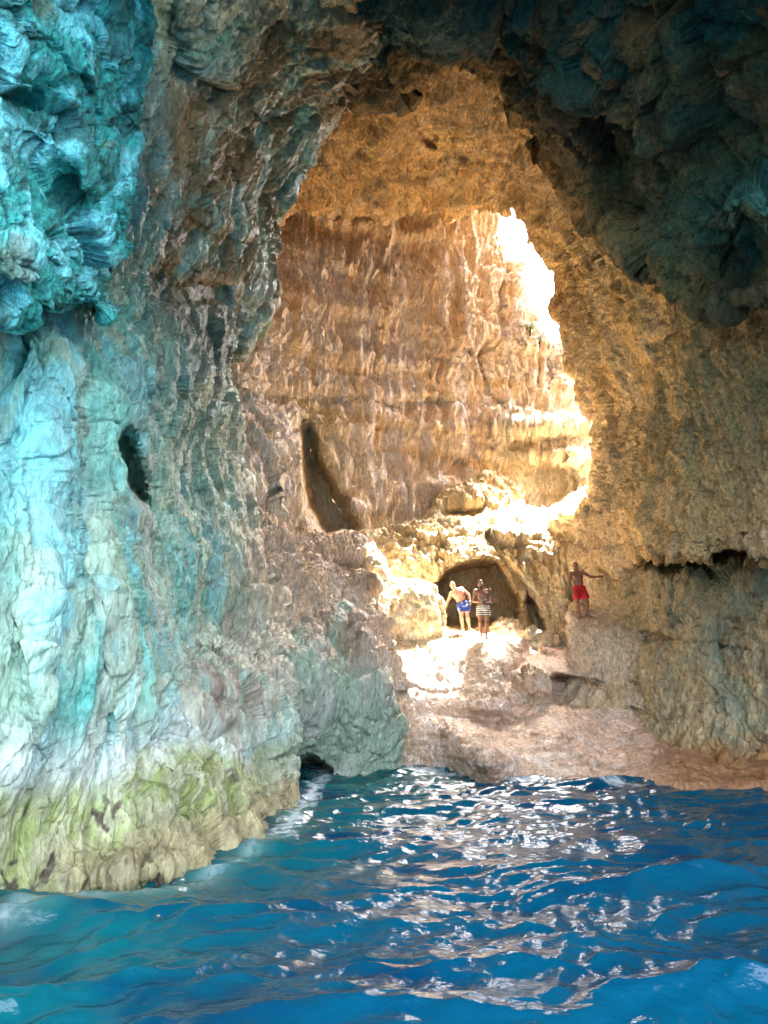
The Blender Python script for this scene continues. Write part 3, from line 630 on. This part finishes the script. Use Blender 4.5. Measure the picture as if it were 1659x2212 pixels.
# ------------------------------------------------------------------ sea
def sea():
    nx, ny = 760, 980
    ys = np.concatenate([np.linspace(-120, 1, 30), 1 + 3.2 * (np.linspace(0, 1, 60))[1:], 4.2 * (22.0 / 4.2) ** np.linspace(0, 1, ny)[1:], [24, 30]])
    u = np.linspace(-1, 1, nx)
    fan = np.interp(ys, [-120, 1, 4.2, 22, 30], [120, 10, 3.9, 14, 18])
    X = u[None, :] * fan[:, None] + np.interp(ys, [1, 22], [0, 2])[:, None]; Y = np.repeat(ys[:, None], nx, 1)
    P = np.stack([X.ravel(), Y.ravel(), 0 * X.ravel()], 1).astype(np.float32)
    rg = random.Random(5); z = np.zeros(len(P)); dx = z.copy(); dy = z.copy()
    warp = np.stack([fbm(P, .35, 3, seed=401), fbm(P, .35, 3, seed=402)], 1) * .9
    Q = P[:, :2] + warp
    for i in range(24):
        lam = 3.4 * (.86 ** i) + .10; th = rad(-80 + rg.gauss(0, 24)); A = .0135 * lam ** .9
        k = 2 * math.pi / lam; kx, ky = k * math.cos(th), k * math.sin(th); ph = rg.random() * 6.28
        a = Q[:, 0] * kx + Q[:, 1] * ky + ph
        mod = .5 + 1.0 * (perlin(P, .5 / lam ** .5, seed=410 + i) + .5)
        z += A * mod * np.cos(a); dx -= .5 * A * mod * np.sin(a) * math.cos(th); dy -= .5 * A * mod * np.sin(a) * math.sin(th)
    z += .07 * fbm(P, (.6, 1.0, 1), 3, .5, seed=431, ridge=True) - .03
    z += .011 * fbm(P, (3, 4.5, 1), 3, .5, seed=433, ridge=True)
    fade = sm(-np.abs(P[:, 1] - 10), -40, -14)
    V = P + np.stack([dx, dy, z], 1).astype(np.float32) * fade[:, None]
    # foam where the swell works against the rock
    q = P
    def near(pts, r):
        m = np.zeros(len(q))
        for i in range(len(pts) - 1):
            a, b = np.array(pts[i]), np.array(pts[i + 1]); e = b - a
            t = np.clip(((q[:, :2] - a) @ e) / (e @ e), 0, 1); dd = np.linalg.norm(q[:, :2] - a - t[:, None] * e, axis=1); m = np.maximum(m, np.clip(1 - dd / r, 0, 1))
        return m
    shore = [W(px, py, YZ(px, py, 0))[:2] for px, py in [(0, 2010), (200, 1960), (440, 1900), (520, 1850), (600, 1810), (655, 1745), (700, 1672), (760, 1666), (853, 1662), (950, 1672), (1100, 1686), (1300, 1694), (1659, 1705)]]
    fo = near(shore[4:], .45) * (.1 + .9 * fbm(P, (2.5, 2.5, 1), 5, .7, seed=441, ridge=True))
    far_ = near(shore[6:10], 1.0) * fbm(P, (3, 3, 1), 5, .7, seed=443, ridge=True)
    fo = np.clip(sm(np.maximum(fo, far_), .28, .62), 0, 1) * .55
    fo = np.maximum(fo, near(shore, .16) * sm(fbm(P, (9, 9, 1), 4, .6, seed=447, ridge=True), .15, .6) * .15)
    # teal over the shallow rock foot on the left, deep blue to the right
    sh = np.clip(sm(-P[:, 0] + .25 * P[:, 1] + 1.2 * fbm(P, .4, 3, seed=445), 1.2, 5.2), 0, 1)
    c = mix(np.tile(C(.001, .055, .100), (len(P), 1)), C(.003, .092, .100), sh)
    c = mix(c, C(.001, .028, .072), sm(fbm(P, (.45, .8, 1), 4, .55, seed=449), -.05, .35) * .75)
    c = mix(c, C(.16, .27, .20), near(shore[:6], .35) * .35)
    c = mix(c, C(.75, .85, .88), fo)
    o = mesh_obj('sea_water', V, grid_faces(len(ys), nx)[:, ::-1], None, col=c); o['kind'] = 'structure'
    m, N, L = nt('sea_water'); b = N['Principled BSDF']
    at = N.new('ShaderNodeAttribute'); at.attribute_name = 'col'; L.new(at.outputs['Color'], b.inputs['Base Color'])
    b.inputs['Roughness'].default_value = .11; b.inputs['IOR'].default_value = 1.333; b.inputs['Specular IOR Level'].default_value = .75
    tc = N.new('ShaderNodeTexCoord'); mp = N.new('ShaderNodeMapping'); mp.inputs['Scale'].default_value = (1, 1.5, 1); L.new(tc.outputs['Object'], mp.inputs[0])
    n1 = N.new('ShaderNodeTexNoise'); n1.inputs['Scale'].default_value = 12; n1.inputs['Detail'].default_value = 4; L.new(mp.outputs[0], n1.inputs['Vector'])
    bp = N.new('ShaderNodeBump'); bp.inputs['Strength'].default_value = .4; bp.inputs['Distance'].default_value = .03; L.new(n1.outputs['Fac'], bp.inputs['Height']); L.new(bp.outputs[0], b.inputs['Normal'])
    o.data.materials.append(m)
sea()
print('sea', time.time() - T0)

# ------------------------------------------------------------------ people
def field(prims, lo, hi, h, k=.03):
    n = np.ceil((np.array(hi) - lo) / h).astype(int) + 1
    ax = [np.arange(n[i]) * h + lo[i] for i in range(3)]
    D = np.full(n, .2, np.float32)
    for p in prims:
        kk = k
        if p[0] == 'c': _, a, b, ra, rb = p[:5]; a, b = np.array(a, float), np.array(b, float); bl = np.minimum(a, b) - max(ra, rb); bh = np.maximum(a, b) + max(ra, rb)
        else: _, c, r = p[:3]; c, r = np.array(c, float), np.array(r, float); R = r.max(); bl, bh = c - R, c + R
        if p[-1].__class__ is dict: kk = p[-1]['k']
        m = kk + .02
        i0 = np.clip(((bl - m - lo) / h).astype(int), 0, n - 1); i1 = np.clip(((bh + m - lo) / h).astype(int) + 2, 1, n)
        sl = tuple(slice(i0[i], i1[i]) for i in range(3))
        X, Y, Z = np.meshgrid(*[ax[i][sl[i]] for i in range(3)], indexing='ij')
        if p[0] == 'c':
            e = b - a; t = np.clip(((X - a[0]) * e[0] + (Y - a[1]) * e[1] + (Z - a[2]) * e[2]) / max(e @ e, 1e-9), 0, 1)
            d = np.sqrt((X - a[0] - t * e[0]) ** 2 + (Y - a[1] - t * e[1]) ** 2 + (Z - a[2] - t * e[2]) ** 2) - (ra + (rb - ra) * t)
        else:
            q = [X - c[0], Y - c[1], Z - c[2]]
            if len(p) > 3 and p[3].__class__ is not dict:   # tilt about the view axis
                ca, sa = math.cos(p[3]), math.sin(p[3]); q = [q[0] * ca + q[2] * sa, q[1], -q[0] * sa + q[2] * ca]
            k0 = np.sqrt(sum((q[i] / r[i]) ** 2 for i in range(3))); k1 = np.sqrt(sum((q[i] / r[i] ** 2) ** 2 for i in range(3)))
            d = k0 * (k0 - 1) / np.maximum(k1, 1e-6)
        o = D[sl]; hh = np.clip(.5 + .5 * (o - d) / kk, 0, 1)
        D[sl] = o * (1 - hh) + d * hh - kk * hh * (1 - hh)
    return D, ax

def nets(D, ax):
    """surface through the zero level of a field"""
    s = D < 0; n = D.shape
    c = [(0, 0, 0), (1, 0, 0), (0, 1, 0), (1, 1, 0), (0, 0, 1), (1, 0, 1), (0, 1, 1), (1, 1, 1)]
    sub = lambda A, o: A[o[0]:n[0] - 1 + o[0], o[1]:n[1] - 1 + o[1], o[2]:n[2] - 1 + o[2]]
    cnt = sum(sub(s, o).astype(int) for o in c); act = (cnt > 0) & (cnt < 8)
    idx = -np.ones(act.shape, int); I = np.argwhere(act); idx[act] = np.arange(len(I))
    acc = np.zeros((len(I), 3)); w = np.zeros(len(I))
    for a in range(8):
        for b in range(a + 1, 8):
            if sum(c[a][i] != c[b][i] for i in range(3)) != 1: continue
            da = D[tuple((I + c[a]).T)]; db = D[tuple((I + c[b]).T)]; m = (da < 0) != (db < 0)
            t = np.where(m, da / np.where(m, da - db, 1), 0)
            acc += np.where(m[:, None], np.array(c[a]) + t[:, None] * (np.array(c[b]) - np.array(c[a])), 0); w += m
    V = I + acc / w[:, None]
    h = ax[0][1] - ax[0][0]; V = V * h + np.array([ax[0][0], ax[1][0], ax[2][0]])
    Fs = []
    for d in range(3):
        u, v = [(1, 2), (2, 0), (0, 1)][d]
        lo = [slice(1, -1)] * 3; lo[d] = slice(0, -1); hi = [slice(1, -1)] * 3; hi[d] = slice(1, None)
        A, B = s[tuple(lo)], s[tuple(hi)]; off = np.array([1, 1, 1]); off[d] = 0
        for cond, flip in ((A & ~B, False), (~A & B, True)):
            E = np.argwhere(cond) + off
            if not len(E): continue
            du = np.eye(3, dtype=int)[u]; dv = np.eye(3, dtype=int)[v]
            q = np.stack([idx[tuple((E - du - dv).T)], idx[tuple((E - dv).T)], idx[tuple(E.T)], idx[tuple((E - du).T)]], 1)
            Fs.append(q[:, ::-1] if flip else q)
    return V, np.concatenate(Fs)

def skin_mat(name, c):
    m, N, L = nt(name); b = N['Principled BSDF']; tc = N.new('ShaderNodeTexCoord')
    n = N.new('ShaderNodeTexNoise'); n.inputs['Scale'].default_value = 9; n.inputs['Detail'].default_value = 4; L.new(tc.outputs['Object'], n.inputs['Vector'])
    r = N.new('ShaderNodeValToRGB'); r.color_ramp.elements[0].position = .3; r.color_ramp.elements[1].position = .7
    r.color_ramp.elements[0].color = (*[v * .82 for v in c], 1); r.color_ramp.elements[1].color = (*[min(1, v * 1.15) for v in c], 1)
    L.new(n.outputs['Fac'], r.inputs[0]); L.new(r.outputs[0], b.inputs['Base Color']); b.inputs['Roughness'].default_value = .45
    b.inputs['Subsurface Weight'].default_value = .08; b.inputs['Subsurface Radius'].default_value = (.02, .008, .004)
    return m

def lerp(a, b, t): return tuple(np.array(a) * (1 - t) + np.array(b) * t)
def hand(P, wrist, dirn, side, curl=.5, up=(0, 0, 1), s=1.0):
    """palm and five fingers; dirn = where the fingers point, side = towards the thumb"""
    w = np.array(wrist, float); d = np.array(dirn, float); d /= np.linalg.norm(d); sd = np.array(side, float); sd -= d * (sd @ d); sd /= np.linalg.norm(sd); nrm = np.cross(d, sd)
    P.append(('c', w, w + d * .035 * s, .026 * s, .030 * s, {'k': .012}))
    P.append(('c', w + d * .03 * s + sd * .018 * s, w + d * .085 * s + sd * .022 * s, .015 * s, .013 * s, {'k': .012})); P.append(('c', w + d * .03 * s - sd * .018 * s, w + d * .08 * s - sd * .024 * s, .015 * s, .012 * s, {'k': .012}))
    P.append(('c', w + d * .05 * s, w + d * .085 * s, .017 * s, .014 * s, {'k': .012}))
    for i, (o, ln) in enumerate(((.031, .068), (.011, .078), (-.010, .072), (-.030, .056))):
        a = w + d * .085 * s + sd * o * s; L1 = ln * .55 * s; L2 = ln * .5 * s
        d1 = d * math.cos(curl * .6) + nrm * math.sin(curl * .6) + sd * o * 1.5; d1 /= np.linalg.norm(d1)
        d2 = d * math.cos(curl * 1.9) + nrm * math.sin(curl * 1.9)
        P.append(('c', a, a + d1 * L1, .0095 * s, .0088 * s, {'k': .004})); P.append(('c', a + d1 * L1, a + d1 * L1 + d2 * L2, .0088 * s, .0075 * s, {'k': .004}))
    a = w + d * .025 * s + sd * .028 * s; b = a + (d * .6 + sd * .8) * .035 * s
    P.append(('c', a, b, .013 * s, .011 * s, {'k': .008})); P.append(('c', b, b + (d * .9 + sd * .25 + nrm * .3) * .035 * s, .0105 * s, .009 * s, {'k': .004}))

def foot(P, ankle, toe, s=1.0):
    a = np.array(ankle, float); d = np.array(toe, float) - a; d[2] = 0; L_ = np.linalg.norm(d); d /= L_; sd = np.array([-d[1], d[0], 0])
    g = a[2] - .075
    hl = a - d * .035; hl[2] = g + .032; P.append(('c', a, hl, .036, .034, {'k': .02}))
    ball = a + d * .13; ball[2] = g + .022; P.append(('c', a + np.array([0, 0, -.01]), ball, .036, .024, {'k': .02})); P.append(('c', hl, ball + sd * .018, .028, .020, {'k': .02})); P.append(('c', hl, ball - sd * .02, .028, .018, {'k': .02}))
    for i, o in enumerate((.034, .016, 0, -.016, -.030)):
        P.append(('c', ball + sd * o * .8, ball + sd * o + d * (.055 - .007 * i), .012, .0105 if i else .013, {'k': .006}))

def person(spec):
    J = {k: np.array(v, float) for k, v in spec['J'].items()}; P = []
    pel, chest, neck, head = J['pelvis'], J['chest'], J['neck'], J['head']
    tl = spec.get('tilt', 0.0); bulk = spec.get('bulk', 1.0); st = spec.get('htilt', 0)
    # trunk
    P.append(('e', pel, (.165 * bulk, .115 * bulk, .12), tl * .3)); mid = (pel + chest) / 2
    P.append(('e', mid, (.138 * bulk, .098 * bulk, .17), tl)); P.append(('e', chest, (.172 * bulk, .115 * bulk, .165), tl))
    up = (neck - pel); up /= np.linalg.norm(up); rt = np.array([up[2], 0, -up[0]])
    f = np.array([0, -1, 0.])
    for s_ in (-1, 1):
        P.append(('e', chest + rt * .075 * s_ + f * .075 + up * .035, (.075, .045, .055), tl, {'k': .025}))
        P.append(('e', pel + rt * .08 * s_ - f * .07 - up * .03, (.085, .075, .09), {'k': .03}))
        P.append(('e', mid + rt * .04 * s_ + f * .068, (.04, .035, .11), tl, {'k': .03}))
    P.append(('c', chest + up * .12, neck, .085, .062)); P.append(('c', neck, head - np.array([0, 0, .04]), .058, .055, {'k': .02}))
    for s_, sh in ((-1, J['shL']), (1, J['shR'])): P.append(('c', neck - up * .02, sh + up * .01, .05, .05)); P.append(('e', sh, (.066, .062, .066), {'k': .03})); P.append(('c', chest + rt * .09 * s_, sh, .07, .05))
    # head
    P.append(('e', head + (0, .012, .03), (.076, .094, .088), st, {'k': .02})); P.append(('e', head + (math.sin(st) * .05, -.03, -.045), (.058, .062, .068), st, {'k': .03}))
    fx = math.sin(spec.get('turn', 0)); fy = -math.cos(spec.get('turn', 0)); F_ = np.array([fx, fy, 0]); Rr = np.array([-fy, fx, 0])
    P.append(('c', head + F_ * .082 + (0, 0, .01), head + F_ * .104 + (0, 0, -.022), .009, .014, {'k': .008}))
    P.append(('c', head + F_ * .082 + Rr * .02 + (0, 0, -.055), head + F_ * .082 - Rr * .02 + (0, 0, -.055), .011, .011, {'k': .006}))
    P.append(('e', head + F_ * .07 + (0, 0, -.095), (.022, .02, .018), {'k': .015})); P.append(('c', head + F_ * .078 + Rr * .036 + (0, 0, .028), head + F_ * .078 - Rr * .036 + (0, 0, .028), .011, .011, {'k': .01}))
    for s_ in (-1, 1): P.append(('e', head + Rr * .078 * s_ + (0, .01, -.01), (.014, .022, .032), {'k': .006}))
    # arms
    for t in ('L', 'R'):
        sh, el, wr = J['sh' + t], J['el' + t], J['wr' + t]
        P.append(('c', sh, lerp(sh, el, .5), .052, .047, {'k': .02})); P.append(('c', lerp(sh, el, .4), el, .047, .037, {'k': .02}))
        P.append(('c', el, lerp(el, wr, .35), .038, .040, {'k': .02})); P.append(('c', lerp(el, wr, .3), wr, .040, .025, {'k': .02}))
        hd, sd, cu = spec['hand' + t]; hand(P, wr, hd, sd, cu)
    # legs
    for t in ('L', 'R'):
        hp, kn, an = J['hip' + t], J['kn' + t], J['an' + t]
        P.append(('c', hp, lerp(hp, kn, .5), .088, .074)); P.append(('c', lerp(hp, kn, .45), kn, .075, .053)); P.append(('e', kn + (0, -.012, 0), (.048, .05, .055), {'k': .02}))
        c_ = np.array(lerp(kn, an, .30)) + (0, .018, 0); P.append(('c', kn, c_, .050, .056, {'k': .02})); P.append(('c', c_, lerp(kn, an, .72), .056, .036, {'k': .02})); P.append(('c', lerp(kn, an, .65), an, .038, .033, {'k': .02}))
        foot(P, an, an + np.array(spec['toe' + t]))
    lo = np.array([-.85, -.55, -.03]); hi = np.array([.85, .45, 1.85])
    D, ax = field(P, lo, hi, .0085)
    V, F = nets(D, ax)
    root = bpy.data.objects.new('person', None); COL.objects.link(root); root.location = spec['loc']; root.scale = (spec.get('s', 1),) * 3; root.empty_display_size = .1
    root['label'] = spec['label']; root['category'] = 'person'; root['group'] = 'bathers on the rocks'
    mesh_obj('body', V, F, skin_mat('skin', spec['skin']), root)
    # shorts: a loose shell round hips and thighs
    S = [('e', pel, (.185 * bulk, .140 * bulk, .135), tl * .3)]
    for t in ('L', 'R'):
        hp, kn = J['hip' + t], J['kn' + t]; S.append(('c', hp, lerp(hp, kn, .62), .112, .105 * spec.get('flare', 1.0)))
    S.append(('e', (J['hipL'] + J['hipR']) / 2 + (0, 0, -.06), (.11, .10, .09)))
    D, ax = field(S, lo, hi, .010)
    X, Y, Z = np.meshgrid(*ax, indexing='ij')
    Q = np.stack([X.ravel(), Y.ravel(), Z.ravel()], 1)
    nb = np.abs(D.ravel()) < .03; fo_ = np.zeros(D.size, np.float32); fo_[nb] = fbm(Q[nb], (16, 16, 3), 2, seed=501) * .006
    D = D + fo_.reshape(D.shape)
    wz = pel + up * .085
    D = np.maximum(D, ((X - wz[0]) * up[0] * .8 + (Z - wz[2]) * up[2]))
    for t in ('L', 'R'):
        hp, kn = J['hip' + t], J['kn' + t]; ax_ = (hp - kn) / np.linalg.norm(hp - kn); cut = np.array(lerp(kn, hp, spec.get('hem', .42)))
        side = (X < (J['hipL'][0] + J['hipR'][0]) / 2 + 0 * X) if t == 'L' else (X >= (J['hipL'][0] + J['hipR'][0]) / 2 + 0 * X)
        pl = (cut[0] - X) * ax_[0] + (cut[1] - Y) * ax_[1] + (cut[2] - Z) * ax_[2]
        D = np.where(side, np.maximum(D, pl), D)
    V, F = nets(D.astype(np.float32), ax)
    sh = mesh_obj('swim_shorts', V, F, spec['shorts'], root)
    if 'shorts_label' in spec: sh['label'] = spec['shorts_label']
    wb = mesh_obj('waistband', *nets(*field([('c', wz - up * .012 + rt * x, wz - up * .012 + rt * x, .001, .001) for x in (0,)] + [('e', wz - up * .014, (.166 * bulk, .122 * bulk, .022), tl * .6)], lo, hi, .010)), spec['band'], root)
    # hair, beard, eyes, brows
    if spec.get('hair'):
        H = [('e', head + (0, .022, .052), (.080, .094, .078), st, {'k': .01}), ('e', head + (0, -.02, .098), (.058, .066, .034), st, {'k': .02})]
        D, ax = field(H, lo, hi, .0085); X, Y, Z = np.meshgrid(*ax, indexing='ij')
        D = np.maximum(D, np.minimum(head[2] + .055 - Z + (Y - head[1]) * -.75, 9)); nb = np.abs(D) < .03; D[nb] += fbm(np.stack([X[nb], Y[nb], Z[nb]], 1), 60, 2, seed=503) * .004
        mesh_obj('hair', *nets(D.astype(np.float32), ax), spec['hair'], root)
    if spec.get('beard'):
        H = [('e', head + F_ * .035 + (0, 0, -.082), (.062, .062, .045), st)]
        D, ax = field(H, lo, hi, .0085); X, Y, Z = np.meshgrid(*ax, indexing='ij'); D = np.maximum(D, Z - (head[2] - .062)); mesh_obj('beard', *nets(D.astype(np.float32), ax), spec['beard'], root)
    for s_ in (-1, 1):
        E = [('e', head + F_ * .078 + Rr * .031 * s_ + (0, 0, .010), (.013, .010, .007))]
        mesh_obj('eye', *nets(*field(E, head - .14, head + .14, .003, .002)), M_eye, root)
        E = [('c', head + F_ * .090 + Rr * .018 * s_ + (0, 0, .031), head + F_ * .080 + Rr * .048 * s_ + (0, 0, .030), .005, .004)]
        mesh_obj('eyebrow', *nets(*field(E, head - .14, head + .14, .003, .002)), M_brow, root)
    return root

M_eye = plain('dark_eye', (.03, .02, .015), .2, .5, .2)
M_brow = plain('brow_hair', (.03, .018, .01), .8, .2, .3)
M_hair = plain('black_hair', (.018, .013, .010), .6, .4, .4, 60)
def stripe_mat():
    m, N, L = nt('striped_cloth'); b = N['Principled BSDF']; tc = N.new('ShaderNodeTexCoord'); sx = N.new('ShaderNodeSeparateXYZ'); L.new(tc.outputs['Object'], sx.inputs[0])
    q = N.new('ShaderNodeMath'); q.operation = 'MULTIPLY'; q.inputs[1].default_value = 1 / .062; L.new(sx.outputs['Z'], q.inputs[0])
    f = N.new('ShaderNodeMath'); f.operation = 'FRACT'; L.new(q.outputs[0], f.inputs[0]); g = N.new('ShaderNodeMath'); g.operation = 'GREATER_THAN'; g.inputs[1].default_value = .5; L.new(f.outputs[0], g.inputs[0])
    r = N.new('ShaderNodeMixRGB'); r.inputs[1].default_value = (.02, .02, .022, 1); r.inputs[2].default_value = (.72, .66, .58, 1); L.new(g.outputs[0], r.inputs[0]); L.new(r.outputs[0], b.inputs['Base Color']); b.inputs['Roughness'].default_value = .8
    return m
def pattern_mat():
    m, N, L = nt('blue_print_cloth'); b = N['Principled BSDF']; tc = N.new('ShaderNodeTexCoord'); n = N.new('ShaderNodeTexNoise'); n.inputs['Scale'].default_value = 6; L.new(tc.outputs['Object'], n.inputs['Vector'])
    r = N.new('ShaderNodeValToRGB'); r.color_ramp.elements[0].position = .56; r.color_ramp.elements[1].position = .60; r.color_ramp.elements[0].color = (.012, .035, .22, 1); r.color_ramp.elements[1].color = (.16, .26, .55, 1)
    L.new(n.outputs['Fac'], r.inputs[0]); L.new(r.outputs[0], b.inputs['Base Color']); b.inputs['Roughness'].default_value = .8
    return m
M_red = plain('red_cloth', (.42, .012, .015), .75, .3, .25, 14)
M_blk = plain('black_band', (.02, .02, .025), .7, .3, .2)

def ground(px, py, Y, names, r=.16):
    p = W(px, py, Y); best = None
    for n, V in SURF.items():
        if not any(n.startswith(q) for q in names): continue
        m = (np.abs(V[:, 0] - p[0]) < r) & (np.abs(V[:, 1] - p[1]) < r) & (V[:, 2] < p[2] + 1.3)
        if m.any():
            z = np.percentile(V[m, 2], 90); best = z if best is None else max(best, z)
    print('ground', p, best); return (p[0], p[1], best if best is not None else p[2])

pa = person(dict(loc=ground(1046, 1388, 21.85, ['rock_floor']), s=1.0, label='bearded man in black and white striped shorts looking down at goggles in his hands', skin=(.22, .10, .055), bulk=1.08, shorts=stripe_mat(), band=M_blk, hair=M_hair, beard=M_hair, hem=.50, flare=1.08,
    J=dict(pelvis=(0, 0, .93), chest=(0, 0, 1.30), neck=(0, .01, 1.47), head=(-.06, -.03, 1.62), shL=(-.21, 0, 1.42), shR=(.21, 0, 1.42), elL=(-.285, .02, 1.13), elR=(.27, .02, 1.12), wrL=(-.15, -.20, 1.10), wrR=(.13, -.20, 1.09),
           hipL=(-.09, 0, .88), hipR=(.09, 0, .88), knL=(-.10, -.03, .49), knR=(.085, -.01, .49), anL=(-.075, .02, .085), anR=(.075, .02, .085)),
    handL=((.9, -.35, .1), (.1, -.3, 1), 1.0), handR=((-.9, -.35, .1), (-.1, -.3, 1), -1.0), toeL=(-.05, -.15, 0), toeR=(.09, -.14, 0)))
pb = person(dict(loc=ground(1006, 1372, 23.0, ['rock_floor', 'boulder']), s=1.0, label='bald man in blue patterned shorts leaning sideways with one hand on the sunlit boulder', skin=(.46, .24, .16), bulk=1.15, tilt=.42, htilt=.15, shorts=pattern_mat(), band=M_blk, hem=.45,
    J=dict(pelvis=(-.05, 0, .86), chest=(-.21, -.02, 1.17), neck=(-.31, -.04, 1.30), head=(-.38, -.08, 1.43), shL=(-.42, -.02, 1.16), shR=(-.10, 0, 1.32), elL=(-.54, -.02, .92), elR=(.11, .03, 1.17), wrL=(-.62, -.05, .72), wrR=(.16, -.03, .97),
           hipL=(-.13, 0, .80), hipR=(.04, 0, .82), knL=(-.12, -.04, .44), knR=(.06, -.02, .45), anL=(-.08, .02, .085), anR=(.13, .02, .085)),
    handL=((-.35, -.1, -.9), (.6, -.8, 0), .3), handR=((.1, -.2, -.95), (-.5, -.8, 0), .5), toeL=(-.06, -.14, 0), toeR=(.08, -.14, 0)))
pc = person(dict(loc=ground(1257, 1334, 22.65, ['rock_ledge']), s=1.0, label='dark haired man in red shorts on a ledge, one arm out to the wall', skin=(.19, .08, .04), bulk=1.02, turn=.45, shorts=M_red, band=M_red, hair=M_hair, hem=.30, flare=1.1,
    J=dict(pelvis=(-.02, 0, .92), chest=(-.07, 0, 1.25), neck=(-.09, .01, 1.44), head=(-.10, 0, 1.60), shL=(-.28, -.02, 1.37), shR=(.11, .03, 1.42), elL=(-.32, -.02, 1.09), elR=(.34, -.02, 1.27), wrL=(-.27, -.10, .86), wrR=(.57, -.04, 1.27),
           hipL=(-.11, 0, .86), hipR=(.08, 0, .86), knL=(-.12, -.02, .46), knR=(.18, -.06, .48), anL=(-.06, .03, .085), anR=(.14, .02, .10)),
    handL=((.15, -.1, -1), (.6, -.8, 0), .4), handR=((1, 0, .05), (0, -.3, 1), .3), toeL=(.06, -.14, 0), toeR=(.12, -.11, 0)))

# goggles held by the bearded man
def tube_field(pts, r): return [('c', pts[i], pts[i + 1], r, r) for i in range(len(pts) - 1)]
def goggles(loc):
    root = bpy.data.objects.new('swim_mask', None); COL.objects.link(root); root.location = loc
    root['label'] = 'black diving mask with dangling strap held in the bearded man\'s hands'; root['category'] = 'swim mask'
    mk = plain('black_rubber', (.02, .02, .024), .5, .5, .2); gl = plain('mask_glass', (.25, .33, .38), .08, .8, .1); gs = plain('grey_strap', (.22, .22, .23), .6, .4, .2)
    th = np.linspace(0, 2 * math.pi, 25)
    fr = []
    for cx_ in (-.04, .04): fr += tube_field([(cx_ + .036 * math.cos(t), 0, .03 * math.sin(t)) for t in th], .011)
    fr.append(('c', (-.01, 0, .01), (.01, 0, .01), .012, .012))
    lo, hi = np.array([-.2, -.2, -.3]), np.array([.2, .2, .2])
    mesh_obj('mask_frame', *nets(*field(fr, lo, hi, .005, .004)), mk, root)
    for cx_ in (-.04, .04): mesh_obj('lens', *nets(*field([('e', (cx_, 0, 0), (.034, .005, .028))], lo, hi, .003, .003)), gl, root)
    t2 = np.linspace(-.3, math.pi + .3, 22)
    mesh_obj('strap', *nets(*field(tube_field([(.085 * math.cos(t), .01 + .01 * math.sin(3 * t), -.02 - .15 * math.sin(t)) for t in t2], .010), lo, hi, .005, .003)), gs, root)
    return root
lm = pa.location; goggles((lm[0] - .005, lm[1] - .30, lm[2] + 1.13))

# ------------------------------------------------------------------ shrubs on the lit cliff edge
def shrub(px, py, Y, r, seed, label):
    rg = np.random.RandomState(seed); root = bpy.data.objects.new('shrub', None); COL.objects.link(root); root.location = snap(px, py, ['far_cliff']); root['label'] = label; root['category'] = 'shrub'; root['group'] = 'shrubs on the cliff edge'
    n = 260; c = rg.normal(size=(n, 3)); c /= np.linalg.norm(c, axis=1, keepdims=True); c *= (r * rg.rand(n) ** .4)[:, None] * np.array([1.2, 1, .7]); c[:, 2] += r * .5
    V, F = [], []
    for i in range(n):
        u = rg.normal(size=3); u /= np.linalg.norm(u); v = np.cross(u, rg.normal(size=3)); v /= np.linalg.norm(v); s_ = r * .16
        V += [c[i] - u * s_, c[i] + v * s_ * .5, c[i] + u * s_, c[i] - v * s_ * .5]; F.append([4 * i, 4 * i + 1, 4 * i + 2, 4 * i + 3])
    mesh_obj('foliage', V, F, plain('shrub_leaf', (.07, .11, .03), .7, .3, .5, 4), root, smooth=False)
    st = [('c', (0, 0, -.35), (rg.uniform(-.5, .5) * r, rg.uniform(-.3, .3) * r, r * .6), .03, .01) for _ in range(5)]
    mesh_obj('stem', *nets(*field(st, np.array([-r, -r, -.45]), np.array([r, r, r]), .025, .02)), M_brow, root)
shrub(1142, 706, 32.6, .22, 1, 'small green shrub clinging to the sunlit cliff edge against the sky, the higher one')
shrub(1168, 740, 33.8, .17, 2, 'tiny green shrub lower on the sunlit cliff edge against the sky')

# ------------------------------------------------------------------ light
SUN_EL, SUN_AZ = rad(62), rad(54.5)      # azimuth from +X (right) towards +Y (away)
world = bpy.data.worlds.new('World'); sc.world = world; world.use_nodes = True
wn, wl = world.node_tree.nodes, world.node_tree.links
sky = wn.new('ShaderNodeTexSky'); sky.sky_type = 'NISHITA'; sky.sun_disc = False; sky.sun_elevation = SUN_EL; sky.sun_rotation = rad(90) - SUN_AZ
sky.air_density = .7; sky.dust_density = 5.0; sky.ozone_density = .7
hs = wn.new('ShaderNodeHueSaturation'); hs.inputs['Saturation'].default_value = .5; wl.new(sky.outputs[0], hs.inputs['Color']); wl.new(hs.outputs[0], wn['Background'].inputs[0]); wn['Background'].inputs[1].default_value = .15
sun = bpy.data.lights.new('sun', 'SUN'); sun.energy = 5; sun.angle = rad(.5); sun.color = (1, .94, .85)
so = bpy.data.objects.new('sun', sun); COL.objects.link(so)
from mathutils import Vector
dv = Vector((math.cos(SUN_EL) * math.cos(SUN_AZ), math.cos(SUN_EL) * math.sin(SUN_AZ), math.sin(SUN_EL)))
so.rotation_euler = dv.to_track_quat('Z', 'Y').to_euler()
sc.view_settings.view_transform = 'Standard'; sc.view_settings.look = 'None'; sc.view_settings.exposure = 4.7; sc.view_settings.gamma = 1
sc.render.engine = 'CYCLES'; sc.cycles.max_bounces = 10; sc.cycles.diffuse_bounces = 8; sc.cycles.use_denoising = True
sc.cycles.sample_clamp_indirect = 6
print('built', time.time() - T0)
